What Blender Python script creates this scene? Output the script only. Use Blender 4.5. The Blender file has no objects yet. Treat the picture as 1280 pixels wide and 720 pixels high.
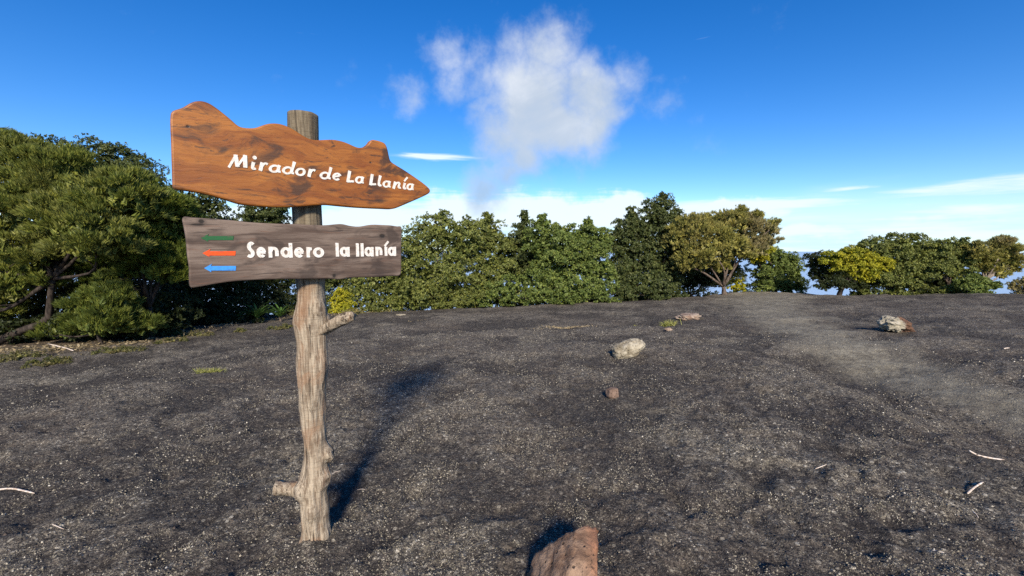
import bpy, math, random
import numpy as np
from mathutils import Vector

# ------------------------------------------------------------------ camera, sky, sun, exposure
S = bpy.context.scene
COL = S.collection
F = 520.0                      # focal length in photograph pixels (1280 wide)
PITCH = math.radians(5.6)
CAMZ = 1.6
cd = bpy.data.cameras.new('camera')
cam = bpy.data.objects.new('camera', cd)
COL.objects.link(cam)
cam.location = (0, 0, CAMZ)
cam.rotation_euler = (math.radians(90) - PITCH, 0, 0)
cd.sensor_width = 36
cd.lens = 36 * F / 1280
cd.clip_start = 0.05
cd.clip_end = 40000
S.camera = cam
S.view_settings.view_transform = 'Standard'
S.view_settings.look = 'None'
S.view_settings.exposure = 0.68
S.view_settings.gamma = 1
S.render.engine = 'CYCLES'
S.cycles.use_denoising = False
S.cycles.max_bounces = 6
S.cycles.diffuse_bounces = 3
S.cycles.transparent_max_bounces = 6

SUN_EL = math.radians(30.5)
SUN_AZ = math.radians(-5.5)      # the way the light travels, clockwise from +Y
ldir = Vector((math.sin(SUN_AZ) * math.cos(SUN_EL), math.cos(SUN_AZ) * math.cos(SUN_EL), -math.sin(SUN_EL)))
sd = bpy.data.lights.new('sun', 'SUN')
sd.energy = 4.3
sd.angle = math.radians(8.0)
sd.color = (1.0, 0.90, 0.76)
sun = bpy.data.objects.new('sun', sd)
COL.objects.link(sun)
sun.rotation_euler = ldir.to_track_quat('-Z', 'Y').to_euler()
sun.location = (0, -20, 20)


def ray(px, py):
    u = (px - 640) / F
    v = (360 - py) / F
    return np.array([u, math.cos(PITCH) + v * math.sin(PITCH), -math.sin(PITCH) + v * math.cos(PITCH)])


def at(px, py, D):
    """the point of the photograph's pixel at forward distance D"""
    r = ray(px, py)
    return np.array([0, 0, CAMZ]) + r * (D / r[1])


class NT:
    """small node-tree helper"""
    def __init__(self, tree):
        self.t = tree
        self.n = tree.nodes
        self.l = tree.links

    def node(self, typ, ins=None, **kw):
        n = self.n.new(typ)
        for k, v in kw.items():
            setattr(n, k, v)
        for k, v in (ins or {}).items():
            self.set(n.inputs[k], v)
        return n

    def set(self, sock, v):
        if isinstance(v, bpy.types.NodeSocket):
            self.l.new(v, sock)
        elif isinstance(v, bpy.types.Node):
            self.l.new(v.outputs[0], sock)
        else:
            if hasattr(sock, 'default_value') and not isinstance(v, (int, float)):
                v = tuple(v)
                if len(sock.default_value) == 4 and len(v) == 3:
                    v = v + (1,)
            sock.default_value = v

    def math(self, op, a, b=None, c=None, clamp=False):
        n = self.n.new('ShaderNodeMath')
        n.operation = op
        n.use_clamp = clamp
        self.set(n.inputs[0], a)
        if b is not None:
            self.set(n.inputs[1], b)
        if c is not None:
            self.set(n.inputs[2], c)
        return n.outputs[0]

    def vmath(self, op, a, b=None, out=0):
        n = self.n.new('ShaderNodeVectorMath')
        n.operation = op
        self.set(n.inputs[0], a)
        if b is not None:
            self.set(n.inputs[1], b)
        return n.outputs[out]

    def mix(self, fac, a, b, blend='MIX'):
        n = self.n.new('ShaderNodeMix')
        n.data_type = 'RGBA'
        n.blend_type = blend
        self.set(n.inputs[0], fac)
        self.set(n.inputs[6], a)
        self.set(n.inputs[7], b)
        return n.outputs[2]

    def rng(self, v, a, b, c=0.0, d=1.0, smooth=True):
        n = self.n.new('ShaderNodeMapRange')
        if smooth:
            n.interpolation_type = 'SMOOTHSTEP'
        self.set(n.inputs[0], v)
        n.inputs[1].default_value = a
        n.inputs[2].default_value = b
        n.inputs[3].default_value = c
        n.inputs[4].default_value = d
        return n.outputs[0]

    def noise(self, vec, scale, detail=4, rough=0.55, dist=0.0, out=0):
        n = self.n.new('ShaderNodeTexNoise')
        self.set(n.inputs['Vector'], vec)
        n.inputs['Scale'].default_value = scale
        n.inputs['Detail'].default_value = detail
        n.inputs['Roughness'].default_value = rough
        n.inputs['Distortion'].default_value = dist
        return n.outputs[out]

    def scale(self, vec, s):
        n = self.n.new('ShaderNodeMapping')
        self.set(n.inputs[0], vec)
        n.inputs['Scale'].default_value = s
        return n.outputs[0]

    def ramp(self, v, stops):
        n = self.n.new('ShaderNodeValToRGB')
        self.set(n.inputs[0], v)
        e = n.color_ramp.elements
        while len(e) < len(stops):
            e.new(0.5)
        for i, (p, c) in enumerate(stops):
            e[i].position = p
            e[i].color = tuple(c) + (1,)
        return n.outputs[0]


# ---- sky: Nishita daylight with clouds mixed in by direction
W = bpy.data.worlds.new('World')
S.world = W
W.use_nodes = True
W.node_tree.nodes.clear()
w = NT(W.node_tree)
SKY_K = 0.1
sky = w.node('ShaderNodeTexSky', sky_type='NISHITA', sun_disc=False)
sky.sun_elevation = SUN_EL
sky.sun_rotation = math.pi + SUN_AZ
sky.altitude = 1300
sky.air_density = 1.0
sky.dust_density = 0.2
sky.ozone_density = 3.0
hs = w.node('ShaderNodeHueSaturation', {'Hue': 0.510, 'Saturation': 1.36, 'Value': 1.12, 'Color': sky.outputs[0]})
col = hs.outputs[0]
tc = w.node('ShaderNodeTexCoord')
d = w.vmath('NORMALIZE', tc.outputs['Generated'])
sep = w.node('ShaderNodeSeparateXYZ', {0: d})
el = sep.outputs[2]
wn = w.noise(d, 5.0, 6, 0.6, out=1)
wob = w.vmath('SCALE', w.vmath('SUBTRACT', wn, (0.5, 0.5, 0.5)))
wob.node.inputs[3].default_value = 0.15
dw = w.vmath('ADD', d, wob)


def dirv(px, py):
    r = ray(px, py)
    return r / np.linalg.norm(r)


def puffs(vec, lst, squash=1.0):
    acc = None
    for (px, py, r, wgt) in lst:
        c = dirv(px, py)
        rr = r / F * np.linalg.norm(ray(px, py)) ** -1
        c = (c[0], c[1], c[2] * squash)
        dd = w.vmath('DISTANCE', vec, c, out=1)
        m = w.rng(dd, 0.0, rr, wgt, 0.0)
        acc = m if acc is None else w.math('MAXIMUM', acc, m)
    return acc


# low stratus towards the horizon, all round
sv = w.scale(d, (2.2, 2.2, 26.0))
sn = w.noise(sv, 1.6, 6, 0.6, 0.4)
sn2 = w.noise(w.scale(d, (1.0, 1.0, 5.0)), 2.3, 4, 0.55)
lowmask = w.rng(w.math('ADD', el, w.math('MULTIPLY', w.math('SUBTRACT', sn2, 0.5), 0.12)), 0.105, 0.035)
low = w.math('MULTIPLY', lowmask, w.rng(sn, 0.30, 0.62, 0.5, 0.95))
col = w.mix(low, col, (4.3, 6.0, 7.2))
# bright bank of cloud and long streaks
st = w.vmath('MULTIPLY', dw, (1, 1, 5.0))
bank = puffs(st, [(600, 268, 210, 1.25), (760, 264, 190, 1.5), (900, 262, 130, 1.35), (440, 272, 170, 1.25), (300, 276, 180, 1.2),
                  (1000, 296, 120, .8), (1150, 285, 150, .7),
                  (20, 240, 170, .7)], 5.0)
st2 = w.vmath('MULTIPLY', d, (1, 1, 11.0))
thin = puffs(st2, [(540, 196, 95, .85), (1290, 226, 230, .82), (1150, 240, 130, .62), (1225, 262, 130, .7), (930, 257, 190, 1.0), (1060, 236, 60, .5),
                   (60, 262, 200, .7), (1010, 272, 120, .6)], 11.0)
bank = w.math('MAXIMUM', bank, thin)
bn = w.noise(w.scale(d, (3, 3, 34)), 2.2, 7, 0.6, 0.5)
ba = w.rng(w.math('ADD', bank, w.math('MULTIPLY', w.math('SUBTRACT', bn, 0.5), 1.3)), 0.24, 0.85, 0.0, 0.93)
col = w.mix(ba, col, (5.8, 6.6, 7.3))
# the white puff above the trees with wisps either side
main = puffs(dw, [(700, 75, 75, .72), (735, 118, 80, .95), (650, 105, 80, .85), (600, 100, 70, .60), (558, 74, 55, .48), (665, 145, 115, 1.15),
                  (700, 150, 100, 1.1), (625, 165, 85, .9), (640, 212, 75, .75), (738, 160, 70, .85), (512, 120, 50, .55), (568, 104, 62, .62), (690, 110, 80, .9),
                  (832, 132, 52, .56), (785, 106, 60, .50), (610, 228, 80, .70), (665, 195, 75, .85), (650, 60, 60, .55)])
fb = w.noise(w.vmath('ADD', d, (2.3, 4.1, 1.9)), 7.5, 10, 0.60, 0.0)
fb2 = w.noise(w.vmath('ADD', d, (1.1, 5.7, 2.4)), 5.5, 8, 0.62, 0.5)
ma = w.rng(w.math('ADD', main, w.math('MULTIPLY', w.math('SUBTRACT', fb, 0.5), 1.45)), 0.18, 1.02, 0.0, 0.90)
shade = w.math('ADD', w.math('MULTIPLY', el, 2.2), w.math('MULTIPLY', fb2, 1.1))
ccol = w.ramp(w.rng(shade, 0.80, 1.55, smooth=False), [(0.0, (0.27, 0.36, 0.48)), (0.5, (0.38, 0.43, 0.49)), (1.0, (0.58, 0.60, 0.62))])
ccol = w.vmath('SCALE', ccol)
ccol.node.inputs[3].default_value = 10.0
col = w.mix(ma, col, ccol)
bg = w.node('ShaderNodeBackground', {'Color': col, 'Strength': SKY_K})
wo = w.node('ShaderNodeOutputWorld', {'Surface': bg})

# ------------------------------------------------------------------ numpy noise
rs = np.random.RandomState(7)
_perm = rs.permutation(4096)
_val = rs.rand(4096) * 2 - 1


def _h(ix, iy, iz):
    return _val[(_perm[(_perm[(_perm[ix & 4095] + iy) & 4095] + iz) & 4095])]


def vnoise(x, y, z=0.0):
    x, y, z = np.broadcast_arrays(np.asarray(x, float), np.asarray(y, float), np.asarray(z, float))
    ix, iy, iz = np.floor(x).astype(int), np.floor(y).astype(int), np.floor(z).astype(int)
    fx, fy, fz = x - ix, y - iy, z - iz
    fx, fy, fz = [t * t * t * (t * (t * 6 - 15) + 10) for t in (fx, fy, fz)]
    r = 0
    for a in (0, 1):
        for b in (0, 1):
            for c in (0, 1):
                wgt = (fx if a else 1 - fx) * (fy if b else 1 - fy) * (fz if c else 1 - fz)
                r = r + wgt * _h(ix + a, iy + b, iz + c)
    return r


def fbm(x, y, z=0.0, o=4, g=0.5):
    r, a = 0, 1.0
    for i in range(o):
        r = r + a * vnoise(np.asarray(x) * 2 ** i + 17.3 * i, np.asarray(y) * 2 ** i - 9.1 * i, np.asarray(z) * 2 ** i + 4.7 * i)
        a *= g
    return r


def sstep(x, a, b):
    t = np.clip((np.asarray(x, float) - a) / (b - a), 0, 1)
    return t * t * (3 - 2 * t)


# ------------------------------------------------------------------ terrain
GA, GB = 0.03, -0.05


def flat_D(px, py):
    r = ray(px, py)
    k = r / r[1]
    return CAMZ / (-(k[2]) + GA * k[0] + GB)


_sil = [(-250, 400), (0, 396), (150, 394), (250, 393), (330, 391), (420, 390), (480, 388), (560, 384), (640, 381), (800, 374.5),
        (880, 369), (935, 362), (990, 365), (1060, 368), (1130, 366.5), (1200, 365), (1280, 363.5), (1500, 363)]
_az = np.array([math.atan2((p - 640) / F, 1) for p, _ in _sil])
_R = np.array([(flat_D(p, y) - 1.0) / math.cos(a) for (p, y), a in zip(_sil, _az)])


def macro(x, y):
    x = np.asarray(x, float)
    y = np.asarray(y, float)
    r = np.hypot(x, y)
    az = np.arctan2(x, y)
    R = np.interp(az, _az, _R)
    dd = np.maximum(0, r - R)
    drop = np.where(dd < 5, 0.05 * dd * dd, 1.25 + 0.5 * (dd - 5))
    return GA * x + GB * y - drop


def seg_dist(x, y, pts):
    """signed distance (positive on the left of the polyline) and run along it"""
    best = np.full(np.shape(x), 1e9)
    side = np.zeros(np.shape(x))
    run = np.zeros(np.shape(x))
    n = len(pts) - 1
    for i in range(n):
        ax, ay = pts[i]
        bx, by = pts[i + 1]
        dx, dy = bx - ax, by - ay
        L2 = dx * dx + dy * dy
        t = ((x - ax) * dx + (y - ay) * dy) / L2
        tc_ = np.clip(t, 0, 1)
        dist = np.hypot(x - ax - tc_ * dx, y - ay - tc_ * dy)
        s = np.sign(dx * (y - ay) - dy * (x - ax))
        m = dist < best
        best = np.where(m, dist, best)
        side = np.where(m, s, side)
        run = np.where(m, (i + tc_) / n, run)
    return best, side, run


def gpt(px, py):
    D = flat_D(px, py)
    p = at(px, py, D)
    return (p[0], p[1])


# ash heaped a little against the post and the rocks
HEAPS = [gpt(*p) + q for p, q in [((396, 676), (.20, .035)), ((706, 738), (.34, .05)), ((785, 443), (.36, .05)), ((1120, 412), (.5, .06)), ((765, 493), (.14, .02)), ((861, 397), (.5, .04))]]
BANK = [gpt(*p) for p in [(905, 425), (950, 446), (1010, 470), (1080, 500), (1160, 535), (1240, 568), (1330, 606)]]
PATH = [gpt(*p) for p in [(945, 363), (948, 372), (960, 384), (985, 400), (1035, 424), (1110, 447), (1200, 470), (1330, 502)]]
PATH_W = np.array([1.9, 1.6, 1.2, .95, .8, .62, .5, .45])


def path_mask(x, y):
    b, s, run = seg_dist(x, y, PATH)
    wd = np.interp(run, np.linspace(0, 1, len(PATH_W)), PATH_W)
    n = fbm(x * 1.7, y * 1.7, 3.0, 3) * 0.35
    return 1 - sstep(b / wd + n, 0.25, 1.55)


def H(x, y, fine=True):
    x = np.asarray(x, float)
    y = np.asarray(y, float)
    z = macro(x, y)
    r = np.hypot(x, y)
    b, s, run = seg_dist(x, y, BANK)
    sd_ = b * s
    ends = sstep(run, 0.0, 0.25)
    wob_ = fbm(x * 2.3, y * 2.3, 8.0, 3) * 0.12
    z = z - 0.30 * sstep(sd_ + wob_, -0.25, 0.95) * (1 - sstep(sd_, 1.0, 3.4)) * ends
    z = z + 0.03 * (1 - sstep(np.abs(sd_ + 0.15), 0.0, 0.45)) * ends
    for (mx, my, mr, mh) in HEAPS:
        z = z + mh * np.exp(-((x - mx) ** 2 + (y - my) ** 2) / (mr * mr))
    pm = path_mask(x, y)
    if fine:
        far = np.clip(1.6 - r / 40.0, 0.3, 1)
        calm = 1 - 0.6 * pm
        z = z + 0.055 * fbm(x * 0.9, y * 0.9, 0.5, 2) * far
        d1 = fbm(x * 3.4 + 0.4 * vnoise(x * 3, y * 3), y * 3.0, 1.5, 2)
        d2 = fbm(x * 5.6 + 3, y * 4.6, 4.5, 2)
        z = z + (0.060 * -np.maximum(0, d1 - 0.08) + 0.044 * d1 - 0.070 * np.maximum(0, d2 - 0.04) + 0.040 * d2) * calm * far
        z = z + 0.020 * fbm(x * 8.5 + 0.5 * d1, y * 7.0, 2.5, 2) * calm
        z = z + 0.005 * fbm(x * 26, y * 26, 5.5, 2) * np.clip(1.3 - r / 9, 0, 1)
    return z


def ground_hit(px, py):
    r = ray(px, py)
    r = r / r[1]
    ys = np.geomspace(1.2, 60, 4000)
    zz = CAMZ + r[2] * ys
    hh = H(r[0] * ys, ys, False)
    i = int(np.argmax(zz < hh))
    if zz[i] >= hh[i]:
        return None
    x, y = r[0] * ys[i], ys[i]
    return np.array([x, y, float(H(x, y))])


# ------------------------------------------------------------------ object helpers
def tag(o, label=None, cat=None, group=None, kind=None):
    if label:
        o['label'] = label
    if cat:
        o['category'] = cat
    if group:
        o['group'] = group
    if kind:
        o['kind'] = kind
    return o


def link(name, me, mat=None, parent=None, loc=None):
    o = bpy.data.objects.new(name, me)
    COL.objects.link(o)
    if mat is not None and me is not None:
        me.materials.append(mat)
    if loc is not None:
        o.location = tuple(loc)
    if parent is not None:
        o.parent = parent
    return o


def empty(name, loc, **kw):
    o = bpy.data.objects.new(name, None)
    COL.objects.link(o)
    o.location = tuple(loc)
    o.empty_display_size = 0.2
    return tag(o, **kw)


def fast_mesh(name, V, Fc, smooth=False):
    """V (n,3), Fc (m,k) with one k"""
    V = np.asarray(V, np.float32)
    Fc = np.asarray(Fc, np.int32)
    me = bpy.data.meshes.new(name)
    m, k = Fc.shape
    me.vertices.add(len(V))
    me.vertices.foreach_set('co', V.ravel())
    me.loops.add(m * k)
    me.loops.foreach_set('vertex_index', Fc.ravel())
    me.polygons.add(m)
    me.polygons.foreach_set('loop_start', np.arange(0, m * k, k, dtype=np.int32))
    me.polygons.foreach_set('loop_total', np.full(m, k, np.int32))
    if smooth:
        me.polygons.foreach_set('use_smooth', np.ones(m, bool))
    me.update(calc_edges=True)
    me.validate()
    return me


class MB:
    def __init__(self):
        self.v = []
        self.f = []

    def tube(self, pts, rad, n=8, wob=0.0, seed=0, cap=True):
        pts = [np.asarray(p, float) for p in pts]
        base = len(self.v)
        t0 = pts[1] - pts[0]
        t0 = t0 / np.linalg.norm(t0)
        a = np.cross(t0, [0.31, 0.2, 0.93])
        if np.linalg.norm(a) < 0.1:
            a = np.cross(t0, [1, 0, 0])
        a = a / np.linalg.norm(a)
        m = len(pts)
        for i, p in enumerate(pts):
            t = pts[min(i + 1, m - 1)] - pts[max(i - 1, 0)]
            t = t / (np.linalg.norm(t) + 1e-9)
            a = a - t * np.dot(a, t)
            a = a / np.linalg.norm(a)
            b = np.cross(t, a)
            for j in range(n):
                th = 2 * math.pi * j / n
                rr = rad[i] * (1 + wob * float(vnoise(p[0] * 9 + math.cos(th) * 1.5 + seed, p[1] * 9 + math.sin(th) * 1.5, p[2] * 7)))
                self.v.append(tuple(p + rr * (math.cos(th) * a + math.sin(th) * b)))
        for i in range(m - 1):
            for j in range(n):
                k = (j + 1) % n
                self.f.append((base + i * n + j, base + i * n + k, base + (i + 1) * n + k, base + (i + 1) * n + j))
        if cap:
            self.f.append(tuple(base + j for j in reversed(range(n))))
            self.f.append(tuple(base + (m - 1) * n + j for j in range(n)))

    def build(self, name, mat, parent=None, smooth=True, loc=None):
        me = bpy.data.meshes.new(name)
        me.from_pydata(self.v, [], self.f)
        if smooth:
            me.polygons.foreach_set('use_smooth', [True] * len(self.f))
        me.update()
        return link(name, me, mat, parent, loc)


def curve_pts(pts, n):
    """Catmull-Rom through pts, n samples"""
    P = [np.asarray(p, float) for p in pts]
    P = [2 * P[0] - P[1]] + P + [2 * P[-1] - P[-2]]
    out = []
    segs = len(P) - 3
    for i in range(n):
        t = i / (n - 1) * segs
        k = min(int(t), segs - 1)
        t -= k
        p0, p1, p2, p3 = P[k:k + 4]
        out.append(0.5 * (2 * p1 + (p2 - p0) * t + (2 * p0 - 5 * p1 + 4 * p2 - p3) * t * t + (3 * p1 - p0 - 3 * p2 + p3) * t ** 3))
    return out


# ------------------------------------------------------------------ materials
def new_mat(name):
    m = bpy.data.materials.new(name)
    m.use_nodes = True
    m.node_tree.nodes.clear()
    nt = NT(m.node_tree)
    return m, nt


def finish(nt, color, rough=0.9, spec=0.3, height=None, bump=0.3, dist=0.01, extra=None, coat=0.0):
    p = nt.node('ShaderNodeBsdfPrincipled', {'Base Color': color, 'Roughness': rough, 'Specular IOR Level': spec})
    if coat:
        p.inputs['Coat Weight'].default_value = coat
        p.inputs['Coat Roughness'].default_value = 0.3
    if height is not None:
        b = nt.node('ShaderNodeBump', {'Strength': bump, 'Distance': dist, 'Height': height})
        nt.l.new(b.outputs[0], p.inputs['Normal'])
    out = nt.node('ShaderNodeOutputMaterial', {'Surface': p})
    return p


def mat_ground():
    m, n = new_mat('volcanic_ash')
    g = n.node('ShaderNodeTexCoord').outputs['Object']
    big = n.noise(g, 0.45, 3, 0.5)
    med = n.noise(g, 2.6, 4, 0.6, 0.6)
    sml = n.noise(g, 14.0, 5, 0.65)
    fin = n.noise(g, 95.0, 3, 0.7)
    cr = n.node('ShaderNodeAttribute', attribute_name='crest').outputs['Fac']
    dry = n.rng(n.math('ADD', cr, n.math('MULTIPLY', n.math('SUBTRACT', med, 0.5), 0.9)), 0.34, 0.66)  # paler on the raised spots, darker in the dips
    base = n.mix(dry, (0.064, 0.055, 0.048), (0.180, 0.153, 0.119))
    drift = n.rng(n.noise(g, 0.9, 5, 0.62, 0.6), 0.47, 0.66)
    base = n.mix(n.math('MULTIPLY', drift, 0.6), base, (0.30, 0.262, 0.195))
    base = n.mix(n.rng(big, 0.40, 0.62, 0, 0.5), base, (0.170, 0.136, 0.102))
    base = n.mix(n.rng(sml, 0.45, 0.68, 0, 0.22), base, (0.255, 0.215, 0.16))
    mot = n.noise(g, 42.0, 4, 0.75)
    base = n.mix(n.rng(mot, 0.47, 0.34, 0, 0.6), base, (0.024, 0.022, 0.022))
    # the ash is grains: each cell a grain of its own tone, at three sizes
    amt = n.math('ADD', 0.42, n.math('ADD', n.math('MULTIPLY', dry, 0.35), n.math('MULTIPLY', drift, 0.3)))
    gr_h = None
    for sc_, lo_, k_ in ((150.0, 0.68, 0.9), (75.0, 0.74, 0.95), (34.0, 0.80, 0.8)):
        vv = n.node('ShaderNodeTexVoronoi', {'Vector': g, 'Scale': sc_})
        cs = n.node('ShaderNodeSeparateColor', {0: vv.outputs['Color']})
        grain_c = n.mix(cs.outputs[1], (0.22, 0.19, 0.14), (0.74, 0.67, 0.53))
        on = n.math('MULTIPLY', n.rng(cs.outputs[0], lo_, lo_ + 0.10), n.rng(vv.outputs['Distance'], 0.55, 0.30))
        base = n.mix(n.math('MULTIPLY', n.math('MULTIPLY', on, amt), k_), base, grain_c)
        dk = n.math('MULTIPLY', n.rng(cs.outputs[2], 0.66, 0.74), 0.55)
        base = n.mix(dk, base, (0.020, 0.018, 0.018))
        gr_h = on if gr_h is None else n.math('ADD', gr_h, on)
    # pale flecks of dry moss and grit, in drifts
    v = n.node('ShaderNodeTexVoronoi', {'Vector': g, 'Scale': 70.0})
    vc = n.node('ShaderNodeSeparateColor', {0: v.outputs['Color']})
    clump = n.rng(n.noise(g, 4.5, 4, 0.6, 0.8), 0.42, 0.66, 0.0, 1.0)
    sp = n.math('MULTIPLY', n.rng(v.outputs['Distance'], 0.38, 0.20), n.math('GREATER_THAN', vc.outputs[0], n.math('SUBTRACT', 0.86, n.math('MULTIPLY', clump, 0.34))))
    fleck = n.mix(vc.outputs[1], (0.16, 0.14, 0.10), (0.30, 0.27, 0.21))
    base = n.mix(n.math('MULTIPLY', sp, 0.75), base, fleck)
    v2 = n.node('ShaderNodeTexVoronoi', {'Vector': g, 'Scale': 23.0})
    v2c = n.node('ShaderNodeSeparateColor', {0: v2.outputs['Color']})
    sp2 = n.math('MULTIPLY', n.rng(v2.outputs['Distance'], 0.34, 0.16), n.math('GREATER_THAN', v2c.outputs[0], n.math('SUBTRACT', 0.97, n.math('MULTIPLY', clump, 0.25))))
    base = n.mix(n.math('MULTIPLY', sp2, 0.55), base, (0.13, 0.115, 0.085))
    pa = n.node('ShaderNodeAttribute', attribute_name='path')
    pcol = n.mix(n.rng(n.noise(g, 5.0, 6, 0.68), 0.35, 0.65), (0.20, 0.176, 0.130), (0.34, 0.305, 0.225))
    base = n.mix(n.math('MULTIPLY', pa.outputs['Fac'], n.rng(sml, 0.3, 0.62, 0.35, 0.85)), base, pcol)
    li = n.node('ShaderNodeAttribute', attribute_name='litter')
    lcol = n.mix(n.rng(n.noise(g, 22.0, 4, 0.7), 0.4, 0.62), (0.05, 0.035, 0.022), (0.20, 0.15, 0.10))
    base = n.mix(n.math('MULTIPLY', li.outputs['Fac'], n.rng(sml, 0.3, 0.6, 0.35, 0.95)), base, lcol)
    hgt = n.math('ADD', n.math('ADD', n.math('MULTIPLY', sml, 0.7), n.math('MULTIPLY', mot, 0.55)), n.math('ADD', n.math('MULTIPLY', fin, 0.30), n.math('MULTIPLY', gr_h, 0.10)))
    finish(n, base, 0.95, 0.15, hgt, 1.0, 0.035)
    return m


def mat_island(name, stops, rough=0.85, spec=0.3, trans=0.0, noise_amt=0.0, nscale=1.5, tint=(0.1, 0.1, 0.03)):
    m, n = new_mat(name)
    ge = n.node('ShaderNodeNewGeometry')
    c = n.ramp(ge.outputs['Random Per Island'], stops)
    if noise_amt:
        tcx = n.node('ShaderNodeTexCoord').outputs['Object']
        c = n.mix(n.rng(n.noise(tcx, nscale, 3, 0.6), 0.42, 0.62, 0, noise_amt), c, tint)
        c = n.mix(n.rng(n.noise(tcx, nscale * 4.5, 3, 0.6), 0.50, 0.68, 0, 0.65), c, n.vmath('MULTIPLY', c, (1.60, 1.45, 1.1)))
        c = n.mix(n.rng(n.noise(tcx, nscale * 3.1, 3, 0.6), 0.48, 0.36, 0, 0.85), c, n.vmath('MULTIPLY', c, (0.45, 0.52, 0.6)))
    p = n.node('ShaderNodeBsdfPrincipled', {'Base Color': c, 'Roughness': rough, 'Specular IOR Level': spec})
    if trans:
        t = n.node('ShaderNodeBsdfTranslucent', {'Color': n.mix(0.5, c, (0.24, 0.27, 0.04))})
        mx = n.node('ShaderNodeMixShader', {0: trans, 1: p, 2: t})
        n.node('ShaderNodeOutputMaterial', {'Surface': mx})
    else:
        n.node('ShaderNodeOutputMaterial', {'Surface': p})
    return m


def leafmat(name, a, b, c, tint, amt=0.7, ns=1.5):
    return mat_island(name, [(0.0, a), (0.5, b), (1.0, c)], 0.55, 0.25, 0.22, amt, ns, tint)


def mat_bark(name, a, b):
    m, n = new_mat(name)
    g = n.node('ShaderNodeTexCoord').outputs['Object']
    s = n.noise(n.scale(g, (1, 1, 0.25)), 18, 5, 0.65, 0.5)
    finish(n, n.mix(n.rng(s, 0.35, 0.65), a, b), 0.9, 0.2, s, 0.6, 0.02)
    return m


M_GROUND = mat_ground()
M_BARK = mat_bark('grey_brown_bark', (0.05, 0.035, 0.025), (0.17, 0.13, 0.10))
M_BARKPALE = mat_bark('pale_bark', (0.13, 0.10, 0.075), (0.34, 0.28, 0.22))
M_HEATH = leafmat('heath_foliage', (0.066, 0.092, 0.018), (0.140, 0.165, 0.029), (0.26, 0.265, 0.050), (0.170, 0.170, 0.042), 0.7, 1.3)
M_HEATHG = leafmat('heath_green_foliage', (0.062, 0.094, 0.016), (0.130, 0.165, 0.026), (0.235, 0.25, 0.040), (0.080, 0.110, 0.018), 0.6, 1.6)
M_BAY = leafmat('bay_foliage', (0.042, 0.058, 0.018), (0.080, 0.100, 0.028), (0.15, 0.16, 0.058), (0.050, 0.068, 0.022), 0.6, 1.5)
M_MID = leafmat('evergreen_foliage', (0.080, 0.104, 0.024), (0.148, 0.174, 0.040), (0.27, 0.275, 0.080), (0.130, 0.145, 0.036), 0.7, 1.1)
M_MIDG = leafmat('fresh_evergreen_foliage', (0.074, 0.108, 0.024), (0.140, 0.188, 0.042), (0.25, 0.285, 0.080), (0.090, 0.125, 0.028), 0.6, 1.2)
M_BAYSHADE = leafmat('shade_dark_bay_foliage', (0.018, 0.028, 0.009), (0.034, 0.046, 0.014), (0.060, 0.068, 0.026), (0.022, 0.032, 0.010), 0.6, 1.5)  # bay leaves darkened: understory shade painted into the colour
M_BARKDARK = mat_bark('dark_bark', (0.020, 0.015, 0.012), (0.065, 0.050, 0.040))  # dark tone also paints shade onto the yellow shrub's trunk
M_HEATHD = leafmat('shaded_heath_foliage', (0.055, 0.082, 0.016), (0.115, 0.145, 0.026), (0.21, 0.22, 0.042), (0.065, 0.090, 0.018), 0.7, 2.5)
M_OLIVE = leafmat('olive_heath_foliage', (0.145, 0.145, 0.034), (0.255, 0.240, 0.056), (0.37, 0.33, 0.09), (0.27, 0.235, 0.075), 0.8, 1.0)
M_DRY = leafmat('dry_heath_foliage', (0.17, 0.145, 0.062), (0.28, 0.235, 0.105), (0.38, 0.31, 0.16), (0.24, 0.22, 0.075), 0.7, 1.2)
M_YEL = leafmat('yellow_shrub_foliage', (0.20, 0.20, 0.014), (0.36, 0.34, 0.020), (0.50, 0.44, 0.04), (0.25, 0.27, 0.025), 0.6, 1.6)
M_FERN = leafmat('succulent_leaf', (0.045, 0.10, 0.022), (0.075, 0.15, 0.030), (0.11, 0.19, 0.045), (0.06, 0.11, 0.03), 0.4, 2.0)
M_MAT = leafmat('ground_herb', (0.12, 0.12, 0.03), (0.20, 0.19, 0.05), (0.30, 0.26, 0.10), (0.26, 0.21, 0.10), 0.6, 3.0)
M_HERB = leafmat('low_herb', (0.07, 0.075, 0.022), (0.12, 0.125, 0.035), (0.20, 0.19, 0.07), (0.15, 0.12, 0.06), 0.6, 3.0)
M_GRASS = leafmat('grass_blade', (0.16, 0.18, 0.04), (0.27, 0.28, 0.07), (0.40, 0.36, 0.14), (0.22, 0.22, 0.06), 0.4, 5.0)
M_STRAW = leafmat('dry_straw', (0.22, 0.17, 0.10), (0.34, 0.27, 0.16), (0.46, 0.38, 0.25), (0.30, 0.22, 0.13), 0.4, 5.0)
M_CINDER = mat_island('dark_cinder', [(0.0, (0.014, 0.013, 0.014)), (0.6, (0.045, 0.040, 0.038)), (0.9, (0.085, 0.070, 0.058)), (1.0, (0.12, 0.09, 0.07))], 0.9, 0.3)
M_GRIT = mat_island('pale_grit', [(0.0, (0.13, 0.115, 0.08)), (0.6, (0.25, 0.22, 0.16)), (0.92, (0.40, 0.355, 0.27)), (1.0, (0.62, 0.57, 0.47))], 0.9, 0.2)


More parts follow.
